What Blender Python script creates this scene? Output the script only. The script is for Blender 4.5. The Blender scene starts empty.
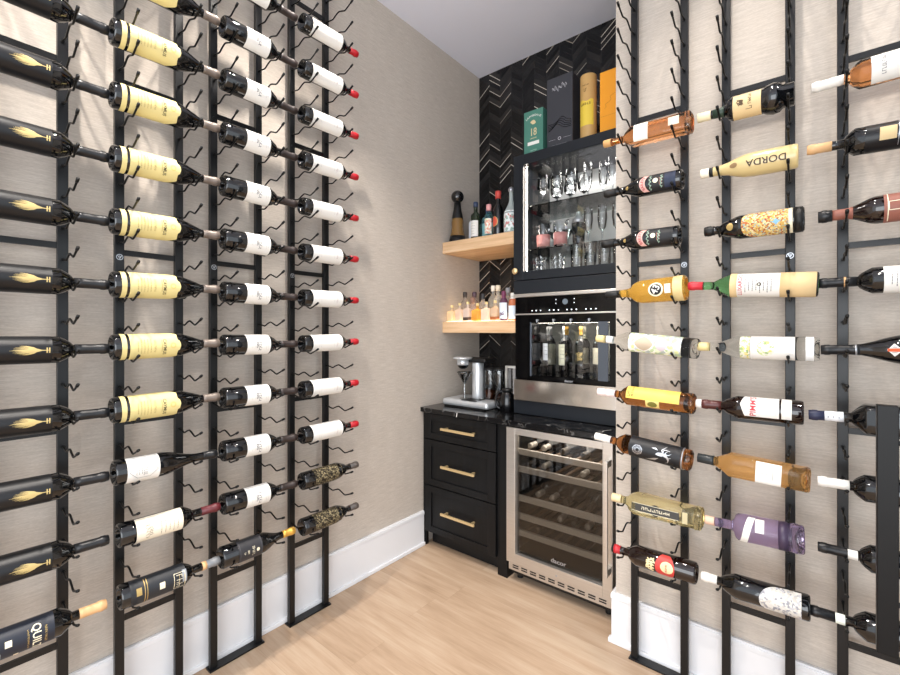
import bpy, bmesh, math, random
from mathutils import Vector, Matrix

random.seed(7)
SC = bpy.context.scene
COL = SC.collection
PI = math.pi
R = math.radians

# ------------------------------------------------------------------ camera, light, exposure
cam_d = bpy.data.cameras.new('camera')
cam = bpy.data.objects.new('camera', cam_d)
COL.objects.link(cam)
cam.location = (1.951, 0.0, 1.39)
cam.rotation_euler = (R(90), 0, R(39.3))
cam_d.sensor_width = 36
cam_d.lens = 36 * 437.6 / 900
cam_d.shift_y = -6.5 / 900
cam_d.clip_start = 0.02
SC.camera = cam

wd = bpy.data.worlds.new('world')
SC.world = wd
wd.use_nodes = True
wd.node_tree.nodes['Background'].inputs[0].default_value = (0.86, 0.93, 1.0, 1)
wd.node_tree.nodes['Background'].inputs[1].default_value = 1.55


def area(name, loc, rot, sx, sy, power, col=(1, 1, 1)):
    l = bpy.data.lights.new(name, 'AREA')
    l.shape = 'RECTANGLE'
    l.size, l.size_y = sx, sy
    l.energy = power
    l.color = col
    o = bpy.data.objects.new(name, l)
    COL.objects.link(o)
    o.location = loc
    o.rotation_euler = rot
    return o


# daylight of the adjoining room coming in behind the camera
area('daylight_opening', (2.2, -2.4, 1.35), (R(92), 0, R(20)), 3.2, 2.5, 84, (0.94, 0.97, 1.0))

SC.view_settings.view_transform = 'Standard'
SC.view_settings.look = 'None'
SC.view_settings.gamma = 1.0
SC.view_settings.use_curve_mapping = False
SC.view_settings.exposure = 0.38
try:
    SC.cycles.max_bounces = 10
    SC.cycles.transparent_max_bounces = 16
    SC.cycles.transmission_bounces = 8
    SC.cycles.sample_clamp_indirect = 4.0
except Exception:
    pass


# ------------------------------------------------------------------ materials
def lin(h):
    h = h.lstrip('#')
    o = []
    for i in (0, 2, 4):
        v = int(h[i:i + 2], 16) / 255
        o.append(v / 12.92 if v <= 0.04045 else ((v + 0.055) / 1.055) ** 2.4)
    return (*o, 1)


MATS = {}


def mat(name, col='#808080', rough=0.5, metal=0.0, spec=0.5, coat=0.0, trans=0.0, ior=1.45, emit=None, estr=0.0):
    if name in MATS:
        return MATS[name]
    m = bpy.data.materials.new(name)
    m.use_nodes = True
    p = m.node_tree.nodes['Principled BSDF']
    p.inputs['Base Color'].default_value = lin(col)
    p.inputs['Roughness'].default_value = rough
    p.inputs['Metallic'].default_value = metal
    p.inputs['Specular IOR Level'].default_value = spec
    p.inputs['Coat Weight'].default_value = coat
    p.inputs['Transmission Weight'].default_value = trans
    p.inputs['IOR'].default_value = ior
    if emit:
        p.inputs['Emission Color'].default_value = lin(emit)
        p.inputs['Emission Strength'].default_value = estr
    MATS[name] = m
    return m


class NT:
    """small node-building helper"""

    def __init__(self, m):
        self.t = m.node_tree
        self.p = self.t.nodes['Principled BSDF']

    def n(self, typ, **kw):
        nd = self.t.nodes.new(typ)
        for k, v in kw.items():
            setattr(nd, k, v)
        return nd

    def link(self, a, b):
        self.t.links.new(a, b)

    def math(self, op, a, b=None, c=None):
        nd = self.n('ShaderNodeMath', operation=op)
        for i, v in enumerate((a, b, c)):
            if v is None:
                continue
            if isinstance(v, (int, float)):
                nd.inputs[i].default_value = v
            else:
                self.link(v, nd.inputs[i])
        return nd.outputs[0]

    def ramp(self, fac, stops):
        nd = self.n('ShaderNodeValToRGB')
        e = nd.color_ramp.elements
        while len(e) < len(stops):
            e.new(0.5)
        for el, (pos, c) in zip(e, stops):
            el.position = pos
            el.color = lin(c) if isinstance(c, str) else c
        self.link(fac, nd.inputs[0])
        return nd.outputs[0]

    def noise(self, vec, scale, detail=2.0, rough=0.5):
        nd = self.n('ShaderNodeTexNoise')
        nd.inputs['Scale'].default_value = scale
        nd.inputs['Detail'].default_value = detail
        nd.inputs['Roughness'].default_value = rough
        if vec is not None:
            self.link(vec, nd.inputs['Vector'])
        return nd.outputs['Fac']

    def coords(self, scale=(1, 1, 1), kind='Object'):
        tc = self.n('ShaderNodeTexCoord')
        mp = self.n('ShaderNodeMapping')
        mp.inputs['Scale'].default_value = scale
        self.link(tc.outputs[kind], mp.inputs['Vector'])
        return mp.outputs[0]

    def bump(self, h, strength, dist=0.01):
        b = self.n('ShaderNodeBump')
        b.inputs['Strength'].default_value = strength
        b.inputs['Distance'].default_value = dist
        self.link(h, b.inputs['Height'])
        self.link(b.outputs[0], self.p.inputs['Normal'])

    def mix(self, fac, a, b):
        nd = self.n('ShaderNodeMix', data_type='RGBA')
        for idx, v in ((0, fac), (6, a), (7, b)):
            if isinstance(v, (int, float)):
                nd.inputs[idx].default_value = v
            elif isinstance(v, tuple):
                nd.inputs[idx].default_value = v
            else:
                self.link(v, nd.inputs[idx])
        return nd.outputs[2]


def wall_mat():
    m = mat('grasscloth_wallpaper', '#b9ada2', 0.85, spec=0.2)
    t = NT(m)
    fine = t.noise(t.coords((14, 14, 230)), 1.0, 3, 0.65)
    yarn = t.noise(t.coords((90, 90, 420)), 1.0, 2, 0.6)
    slub = t.noise(t.coords((7, 7, 2.0)), 1.0, 2)
    a = t.math('ADD', t.math('MULTIPLY', fine, 0.55), t.math('MULTIPLY', yarn, 0.35))
    a = t.math('ADD', a, t.math('MULTIPLY', slub, 0.10))
    t.link(t.ramp(a, [(0.34, '#ada399'), (0.5, '#bbb1a6'), (0.66, '#c9c0b6')]), t.p.inputs['Base Color'])
    t.bump(a, 0.10, 0.002)
    return m


def floor_mat():
    m = mat('oak_plank_floor', '#d3b795', 0.42, spec=0.35)
    t = NT(m)
    tc = t.n('ShaderNodeTexCoord')
    sx = t.n('ShaderNodeSeparateXYZ')
    t.link(tc.outputs['Object'], sx.inputs[0])
    row = t.math('FLOOR', t.math('DIVIDE', sx.outputs[1], 0.19))
    wn = t.n('ShaderNodeTexWhiteNoise', noise_dimensions='1D')
    t.link(row, wn.inputs['W'])
    xs = t.math('ADD', t.math('DIVIDE', sx.outputs[0], 1.9), t.math('MULTIPLY', wn.outputs[0], 7.3))
    colu = t.math('FLOOR', xs)
    cm = t.n('ShaderNodeCombineXYZ')
    t.link(row, cm.inputs[0])
    t.link(colu, cm.inputs[1])
    wn2 = t.n('ShaderNodeTexWhiteNoise', noise_dimensions='2D')
    t.link(cm.outputs[0], wn2.inputs['Vector'])
    off = t.n('ShaderNodeVectorMath', operation='MULTIPLY_ADD')
    t.link(wn2.outputs['Color'], off.inputs[0])
    off.inputs[1].default_value = (9, 9, 9)
    t.link(tc.outputs['Object'], off.inputs[2])
    mp = t.n('ShaderNodeMapping')
    mp.inputs['Scale'].default_value = (1.6, 14, 1)
    t.link(off.outputs[0], mp.inputs['Vector'])
    g1 = t.noise(mp.outputs[0], 1.5, 5, 0.62)
    mp2 = t.n('ShaderNodeMapping')
    mp2.inputs['Scale'].default_value = (4, 90, 1)
    t.link(off.outputs[0], mp2.inputs['Vector'])
    g2 = t.noise(mp2.outputs[0], 1.5, 3, 0.6)
    mp3 = t.n('ShaderNodeMapping')
    mp3.inputs['Scale'].default_value = (1.1, 2.6, 1)
    t.link(off.outputs[0], mp3.inputs['Vector'])
    g3 = t.noise(mp3.outputs[0], 2.2, 2, 0.5)
    a = t.math('ADD', t.math('MULTIPLY', g1, 0.5), t.math('MULTIPLY', g2, 0.2))
    a = t.math('ADD', a, t.math('MULTIPLY', g3, 0.22))
    a = t.math('ADD', a, t.math('MULTIPLY', wn2.outputs[0], 0.14))
    base = t.ramp(a, [(0.33, '#8c755d'), (0.44, '#a48b73'), (0.53, '#af967e'), (0.66, '#baa48d')])
    fy = t.math('FRACT', t.math('DIVIDE', sx.outputs[1], 0.19))
    seam = t.math('LESS_THAN', fy, 0.011)
    fx = t.math('LESS_THAN', t.math('FRACT', xs), 0.0012)
    sm = t.math('MULTIPLY', t.math('MAXIMUM', seam, fx), 0.2)
    # small knots
    vo = t.n('ShaderNodeTexVoronoi')
    mp4 = t.n('ShaderNodeMapping')
    mp4.inputs['Scale'].default_value = (1.6, 3.4, 1)
    t.link(off.outputs[0], mp4.inputs['Vector'])
    t.link(mp4.outputs[0], vo.inputs['Vector'])
    vo.inputs['Scale'].default_value = 1.5
    kn = t.ramp(vo.outputs['Distance'], [(0.015, (1, 1, 1, 1)), (0.07, (0, 0, 0, 1))])
    c = t.mix(sm, base, lin('#6f583f'))
    c = t.mix(t.math('MULTIPLY', kn, 0.5), c, lin('#8a6a4a'))
    t.link(c, t.p.inputs['Base Color'])
    t.bump(a, 0.08, 0.002)
    return m


def tile_mat():
    m = mat('black_chevron_tile', '#0b0b0d', 0.16, spec=0.5)
    t = NT(m)
    tc = t.n('ShaderNodeTexCoord')
    s = t.n('ShaderNodeSeparateXYZ')
    t.link(tc.outputs['Object'], s.inputs[0])
    w = 0.094
    u = t.math('DIVIDE', s.outputs[0], w)
    ci = t.math('FLOOR', u)
    tri = t.math('PINGPONG', u, 1.0)
    v = t.math('SUBTRACT', t.math('DIVIDE', s.outputs[2], 0.040), t.math('MULTIPLY', tri, 1.9))
    ri = t.math('FLOOR', v)
    fv = t.math('FRACT', v)
    cm = t.n('ShaderNodeCombineXYZ')
    t.link(ci, cm.inputs[0])
    t.link(ri, cm.inputs[1])
    wn = t.n('ShaderNodeTexWhiteNoise', noise_dimensions='2D')
    t.link(cm.outputs[0], wn.inputs['Vector'])
    joint = t.math('MAXIMUM', t.math('LESS_THAN', fv, 0.07), t.math('LESS_THAN', t.math('FRACT', u), 0.035))
    inl = t.math('MULTIPLY', t.math('LESS_THAN', fv, 0.12), t.math('GREATER_THAN', wn.outputs[0], 0.80))
    body = t.ramp(wn.outputs[0], [(0.0, '#060607'), (0.5, '#131315'), (1.0, '#2c2a29')])
    c = t.mix(joint, body, lin('#262626'))
    inc = t.ramp(t.math('FRACT', t.math('MULTIPLY', wn.outputs[0], 37.0)), [(0.0, '#6e665d'), (1.0, '#ddd2c4')])
    c = t.mix(inl, c, inc)
    t.link(c, t.p.inputs['Base Color'])
    t.link(t.math('MULTIPLY_ADD', inl, 0.1, 0.18), t.p.inputs['Roughness'])
    return m


def stone_mat():
    m = mat('black_veined_stone', '#101012', 0.12, spec=0.5)
    t = NT(m)
    co = t.coords((1, 1, 1))
    w1 = t.noise(co, 1.7, 4, 0.55)
    d = t.math('ABSOLUTE', t.math('SUBTRACT', w1, 0.47))
    mask = t.math('GREATER_THAN', t.noise(t.coords((1, 1, 1)), 3.1, 1), 0.5)
    v = t.math('MULTIPLY', t.math('MULTIPLY', t.math('LESS_THAN', d, 0.0030), mask), 0.16)
    w2 = t.noise(co, 6.0, 4, 0.6)
    v2 = t.math('MULTIPLY', t.math('LESS_THAN', t.math('ABSOLUTE', t.math('SUBTRACT', w2, 0.5)), 0.006), 0.10)
    t.link(t.mix(t.math('MAXIMUM', v, v2), lin('#0e0e10'), lin('#d8d6d2')), t.p.inputs['Base Color'])
    return m


def oak_shelf_mat():
    m = mat('pale_oak_shelf', '#d9b893', 0.5, spec=0.3)
    t = NT(m)
    a = t.noise(t.coords((2.5, 40, 40)), 1.0, 4, 0.6)
    t.link(t.ramp(a, [(0.3, '#c39d74'), (0.55, '#d9b791'), (0.75, '#e4c8a6')]), t.p.inputs['Base Color'])
    return m


def steel_mat(name, sc):
    m = mat(name, '#c9c4bd', 0.3, metal=0.85)
    t = NT(m)
    a = t.noise(t.coords(sc), 1.0, 2, 0.6)
    t.link(t.ramp(a, [(0.3, '#cdc7c0'), (0.7, '#d6d1ca')]), t.p.inputs['Base Color'])
    t.link(t.math('MULTIPLY_ADD', a, 0.14, 0.25), t.p.inputs['Roughness'])
    return m


def cabinet_mat():
    m = mat('black_painted_oak', '#101113', 0.42, spec=0.35)
    t = NT(m)
    a = t.noise(t.coords((70, 70, 4)), 1.0, 4, 0.65)
    t.link(t.ramp(a, [(0.35, '#060607'), (0.7, '#101113')]), t.p.inputs['Base Color'])
    t.bump(a, 0.15, 0.002)
    return m


def thin_glass(name, tint='#ffffff', gloss_rough=0.02, base_refl=0.0):
    """thin pane: clear transmission plus a fresnel reflection"""
    if name in MATS:
        return MATS[name]
    m = bpy.data.materials.new(name)
    m.use_nodes = True
    nt = m.node_tree
    nt.nodes.clear()
    out = nt.nodes.new('ShaderNodeOutputMaterial')
    mx = nt.nodes.new('ShaderNodeMixShader')
    tr = nt.nodes.new('ShaderNodeBsdfTransparent')
    tr.inputs[0].default_value = lin(tint)
    gl = nt.nodes.new('ShaderNodeBsdfGlossy')
    gl.inputs['Roughness'].default_value = gloss_rough
    fr = nt.nodes.new('ShaderNodeFresnel')
    fr.inputs[0].default_value = 1.5
    ad = nt.nodes.new('ShaderNodeMath')
    ad.operation = 'ADD'
    ad.use_clamp = True
    ad.inputs[1].default_value = base_refl
    nt.links.new(fr.outputs[0], ad.inputs[0])
    nt.links.new(ad.outputs[0], mx.inputs[0])
    nt.links.new(tr.outputs[0], mx.inputs[1])
    nt.links.new(gl.outputs[0], mx.inputs[2])
    nt.links.new(mx.outputs[0], out.inputs[0])
    MATS[name] = m
    return m


def ornate_mat(name, cols, scale=90.0):
    """printed many-coloured label artwork"""
    m = mat(name, cols[0], 0.55, spec=0.3)
    t = NT(m)
    vo = t.n('ShaderNodeTexVoronoi')
    vo.inputs['Scale'].default_value = scale
    t.link(t.coords(), vo.inputs['Vector'])
    wn = t.n('ShaderNodeSeparateColor')
    t.link(vo.outputs['Color'], wn.inputs[0])
    k = len(cols)
    r = t.ramp(wn.outputs[0], [((i + 0.02) / k, c) for i, c in enumerate(cols)])
    r.node.color_ramp.interpolation = 'CONSTANT'
    t.link(r, t.p.inputs['Base Color'])
    return m


M_WALL = wall_mat()
M_FLOOR = floor_mat()
M_TILE = tile_mat()
M_STONE = stone_mat()
M_OAK = oak_shelf_mat()
M_STEEL = steel_mat('brushed_steel', (3, 3, 160))
M_CAB = cabinet_mat()
M_CEIL = mat('ceiling_paint', '#e8ebf8', 0.9, spec=0.1)
M_TRIM = mat('white_trim_paint', '#e0e0e2', 0.4, spec=0.4)
M_RACK = mat('black_powder_coat', '#0c0d0f', 0.36, spec=0.45)
M_RUB = mat('black_rubber_tip', '#0c0c0c', 0.6)
M_SILVER = mat('silver_print', '#b9bcc2', 0.35, metal=0.8)
M_BRASS = mat('brushed_brass', '#e2c795', 0.38, metal=0.7)
M_BLACK = mat('matte_black', '#0a0a0b', 0.5)
M_GLOSSBLK = mat('gloss_black_panel', '#040405', 0.10, spec=0.3)
M_NAVY = mat('dark_slate_lacquer', '#171b21', 0.4, spec=0.4)
M_DKGLASS = mat('dark_wine_glass', '#07080a', 0.06, spec=0.6, coat=0.4)
M_BRGLASS = mat('dark_brown_glass', '#150806', 0.06, spec=0.6, coat=0.4)
M_SATINBLK = mat('satin_black_label', '#101114', 0.36, spec=0.45)
M_FOILBLK = mat('black_foil', '#151619', 0.36, spec=0.5)
M_GOLD = mat('gold_print', '#b99f66', 0.4, metal=0.5)
M_CREAM = mat('cream_paper', '#e9e0c4', 0.6)
M_WHITE = mat('white_paper', '#e3e0da', 0.6)
M_YEL = mat('pale_yellow_paper', '#d8c88a', 0.55)
M_INK = mat('dark_ink', '#4a4128', 0.6)
M_INKG = mat('grey_ink', '#56565b', 0.6)
M_TAUPE = mat('taupe_foil', '#756a62', 0.4, metal=0.25)
M_RED = mat('red_wax_foil', '#ab1420', 0.35, spec=0.5)
M_CORK = mat('cork', '#c79a63', 0.75)
M_PANE = thin_glass('clear_pane')
M_GLASSWARE = thin_glass('thin_glassware', '#f4f6f7', 0.02, 0.05)
M_LED = mat('led_strip_glow', '#ffffff', 0.5, emit='#fff3e4', estr=30.0)


# ------------------------------------------------------------------ mesh building
class MB:
    def __init__(self):
        self.v, self.f, self.mi, self.sm = [], [], [], []

    def add(self, vs, fs, mi=0, smooth=False):
        o = len(self.v)
        self.v += [tuple(p) for p in vs]
        for f in fs:
            self.f.append([i + o for i in f])
            self.mi.append(mi)
            self.sm.append(smooth)
        return self

    def box(self, lo, hi, c=0.0, mi=0):
        (x0, y0, z0), (x1, y1, z1) = lo, hi
        if c <= 0:
            vs = [(x, y, z) for z in (z0, z1) for y in (y0, y1) for x in (x0, x1)]
            fs = [(0, 2, 3, 1), (4, 5, 7, 6), (0, 1, 5, 4), (2, 6, 7, 3), (0, 4, 6, 2), (1, 3, 7, 5)]
            return self.add(vs, fs, mi)
        c = min(c, (x1 - x0) * 0.45, (y1 - y0) * 0.45, (z1 - z0) * 0.45)
        bm = bmesh.new()
        bmesh.ops.create_cube(bm, size=1.0)
        for w in bm.verts:
            w.co = Vector(((x0 + x1) / 2 + w.co.x * (x1 - x0), (y0 + y1) / 2 + w.co.y * (y1 - y0), (z0 + z1) / 2 + w.co.z * (z1 - z0)))
        bmesh.ops.bevel(bm, geom=list(bm.edges), offset=c, segments=2, profile=0.5, affect='EDGES')
        bm.verts.ensure_lookup_table()
        self.add([w.co for w in bm.verts], [[w.index for w in f.verts] for f in bm.faces], mi)
        bm.free()
        return self

    def lathe(self, prof, n=32, mi=0, org=(0, 0, 0), sq=None, rn=0.0, rmax=1.0, cap=True):
        """prof: (z, r) from the bottom to the top around local Z; sq = squareness exponent of the body"""
        vs, fs = [], []
        ox, oy, oz = org
        for z, r in prof:
            for k in range(n):
                a = 2 * PI * k / n
                rr = r * sqf(a, r, sq, rn, rmax)
                vs.append((ox + rr * math.sin(a), oy - rr * math.cos(a), oz + z))
        for i in range(len(prof) - 1):
            for k in range(n):
                k2 = (k + 1) % n
                fs.append((i * n + k, i * n + k2, (i + 1) * n + k2, (i + 1) * n + k))
        if cap:
            if prof[0][1] > 1e-5:
                fs.append(tuple(range(n - 1, -1, -1)))
            if prof[-1][1] > 1e-5:
                fs.append(tuple(range((len(prof) - 1) * n, len(prof) * n)))
        return self.add(vs, fs, mi, True)

    def cyl(self, a, b, r, n=16, mi=0, r2=None):
        a, b = Vector(a), Vector(b)
        r2 = r if r2 is None else r2
        d = (b - a).normalized()
        u = d.orthogonal().normalized()
        w = d.cross(u)
        vs = []
        for p, rr in ((a, r), (b, r2)):
            for k in range(n):
                t = 2 * PI * k / n
                vs.append(p + u * (rr * math.cos(t)) + w * (rr * math.sin(t)))
        fs = [(k, (k + 1) % n, n + (k + 1) % n, n + k) for k in range(n)]
        self.add(vs, fs, mi, True)
        self.add(vs, [tuple(range(n - 1, -1, -1)), tuple(range(n, 2 * n))], mi)
        return self

    def tube(self, pts, r, n=8, mi=0):
        pts = [Vector(p) for p in pts]
        rs = r if isinstance(r, (list, tuple)) else [r] * len(pts)
        vs, fs = [], []
        u = None
        for i, p in enumerate(pts):
            d = (pts[min(i + 1, len(pts) - 1)] - pts[max(i - 1, 0)]).normalized()
            if u is None:
                u = d.orthogonal().normalized()
            u = (u - d * u.dot(d)).normalized()
            w = d.cross(u)
            for k in range(n):
                t = 2 * PI * k / n
                vs.append(p + (u * math.cos(t) + w * math.sin(t)) * rs[i])
        for i in range(len(pts) - 1):
            for k in range(n):
                fs.append((i * n + k, i * n + (k + 1) % n, (i + 1) * n + (k + 1) % n, (i + 1) * n + k))
        fs.append(tuple(range(n - 1, -1, -1)))
        fs.append(tuple(range((len(pts) - 1) * n, len(pts) * n)))
        return self.add(vs, fs, mi, True)

    def sphere(self, c, r, n=20, mi=0, sz=1.0):
        prof = [(-r * sz * math.cos(PI * i / 12), max(1e-6, r * math.sin(PI * i / 12))) for i in range(13)]
        return self.lathe(prof, n, mi, c)

    def mesh(self, name, mats):
        me = bpy.data.meshes.new(name)
        me.from_pydata(self.v, [], self.f)
        for m in (mats if isinstance(mats, (list, tuple)) else [mats]):
            me.materials.append(m)
        me.polygons.foreach_set('material_index', self.mi)
        me.polygons.foreach_set('use_smooth', self.sm)
        me.update()
        return me

    def obj(self, name, mats, parent=None, label=None, loc=None):
        o = bpy.data.objects.new(name, self.mesh(name, mats))
        COL.objects.link(o)
        if parent is not None:
            o.parent = parent
        if loc is not None:
            o.location = loc
        if label:
            o['label'] = label
        return o


def sqf(a, r, sq, rn, rmax):
    if not sq:
        return 1.0
    t = max(0.0, min(1.0, (r - rn) / max(1e-6, rmax - rn))) if r > rn else 0.0
    f = (abs(math.cos(a)) ** sq + abs(math.sin(a)) ** sq) ** (-1.0 / sq)
    return 1.0 + (f - 1.0) * t


def tag(o, label, cat, group=None, kind=None):
    o['label'] = label
    o['category'] = cat
    if group:
        o['group'] = group
    if kind:
        o['kind'] = kind
    return o


def thing(name, label, cat, loc=(0, 0, 0), group=None, rot=None):
    o = bpy.data.objects.new(name, None)
    o.empty_display_size = 0.05
    COL.objects.link(o)
    o.location = loc
    if rot is not None:
        o.rotation_euler = rot
    return tag(o, label, cat, group)


def struct(name, mb, m, parent=None):
    o = mb.obj(name, m, parent)
    if parent is None:
        o['kind'] = 'structure'
    return o


def dup(root, label=None, group=None):
    r = root.copy()
    COL.objects.link(r)
    for ch in list(root.children):
        c = ch.copy()
        COL.objects.link(c)
        c.parent = r
        for g in list(ch.children):
            d = g.copy()
            COL.objects.link(d)
            d.parent = c
    if label:
        r['label'] = label
    if group:
        r['group'] = group
    return r


# flat lettering cut from the built-in font, as 2D points + faces, cached
TXT = {}


def text2d(s):
    if s in TXT:
        return TXT[s]
    cu = bpy.data.curves.new('letters', 'FONT')
    cu.body = s
    cu.align_x = 'CENTER'
    cu.align_y = 'CENTER'
    cu.resolution_u = 3
    cu.offset = 0.012
    o = bpy.data.objects.new('letters', cu)
    COL.objects.link(o)
    bpy.context.view_layer.update()
    me = bpy.data.meshes.new_from_object(o.evaluated_get(bpy.context.evaluated_depsgraph_get()))
    pts = [(v.co.x, v.co.y) for v in me.vertices]
    fs = [tuple(p.vertices) for p in me.polygons]
    bpy.data.objects.remove(o)
    bpy.data.curves.remove(cu)
    bpy.data.meshes.remove(me)
    TXT[s] = (pts, fs)
    return TXT[s]


def subdivided(pts, fs, lim):
    """flat letters cut finely enough to bend round a bottle"""
    bm = bmesh.new()
    vv = [bm.verts.new((x, y, 0)) for x, y in pts]
    for f in fs:
        try:
            bm.faces.new([vv[i] for i in f])
        except ValueError:
            pass
    bmesh.ops.triangulate(bm, faces=list(bm.faces))
    for _ in range(4):
        lg = [e for e in bm.edges if e.calc_length() > lim]
        if not lg:
            break
        bmesh.ops.subdivide_edges(bm, edges=lg, cuts=1)
        bmesh.ops.triangulate(bm, faces=list(bm.faces))
    bm.verts.index_update()
    out = ([(v.co.x, v.co.y) for v in bm.verts], [tuple(v.index for v in f.verts) for f in bm.faces])
    bm.free()
    return out


def flat_text(mb, s, size, cx, cz, y, rot=0.0, mi=0, sx=1.0, italic=0.0):
    """letters standing on a plane y = const, facing -Y"""
    pts, fs = text2d(s)
    ca, sa = math.cos(rot), math.sin(rot)
    vs = []
    for x, t in pts:
        x, t = (x + italic * t) * size * sx, t * size
        vs.append((cx + x * ca - t * sa, y, cz + x * sa + t * ca))
    mb.add(vs, fs, mi)


def plain_strokes(mb, lines, w, y=0.0):
    for ln in lines:
        for (xa, za), (xb, zb2) in zip(ln, ln[1:]):
            dx, dz = xb - xa, zb2 - za
            l = math.hypot(dx, dz) or 1
            nx, nz = -dz / l * w / 2, dx / l * w / 2
            mb.add([(xa - nx, y, za - nz), (xb - nx, y, zb2 - nz), (xb + nx, y, zb2 + nz), (xa + nx, y, za + nz)], [(0, 1, 2, 3)])


# ------------------------------------------------------------------ bottles
def smooth(t):
    return t * t * (3 - 2 * t)


def P_bordeaux(L=0.31, Rr=0.038, rn=0.0140, s0=0.63, s1=0.735):
    p = punt(Rr)
    p += [(s0 * L * 0.5, Rr), (s0 * L, Rr)]
    for i in range(1, 9):
        t = i / 8
        z = s0 * L + (s1 - s0) * L * t
        r = rn + (Rr - rn) * (1 - t ** 1.0) ** 0.62 * (1 - 0.10 * t)
        p.append((z, max(r, rn)))
    return p + neck(s1 * L, L, rn)


def P_burgundy(L=0.315, Rr=0.041, rn=0.0140, s0=0.42, s1=0.82):
    p = punt(Rr)
    p += [(s0 * L, Rr)]
    for i in range(1, 11):
        t = i / 10
        p.append((s0 * L + (s1 - s0) * L * t, rn + (Rr - rn) * (1 - smooth(t)) ** 1.05))
    return p + neck(s1 * L, L, rn)


def P_cone(L=0.333, Rr=0.042, rn=0.0145, s0=0.57, s1=0.81):
    p = punt(Rr)
    p += [(s0 * L * 0.5, Rr), (s0 * L, Rr)]
    for i in range(1, 9):
        t = i / 8
        z = s0 * L + (s1 - s0) * L * t
        p.append((z, Rr - (Rr - rn) * (t ** 1.25)))
    return p + neck(s1 * L, L, rn)


def punt(Rr):
    return [(0.022, 0.0005), (0.019, Rr * 0.35), (0.009, Rr * 0.62), (0.001, Rr * 0.80), (0.0, Rr * 0.86), (0.002, Rr * 0.95), (0.007, Rr)]


def neck(z0, L, rn):
    return [(z0 + (L - z0) * 0.3, rn), (L - 0.022, rn * 0.97), (L - 0.019, rn * 1.08), (L - 0.008, rn * 1.08), (L - 0.006, rn), (L, rn * 0.97), (L, 0.0005)]


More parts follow.
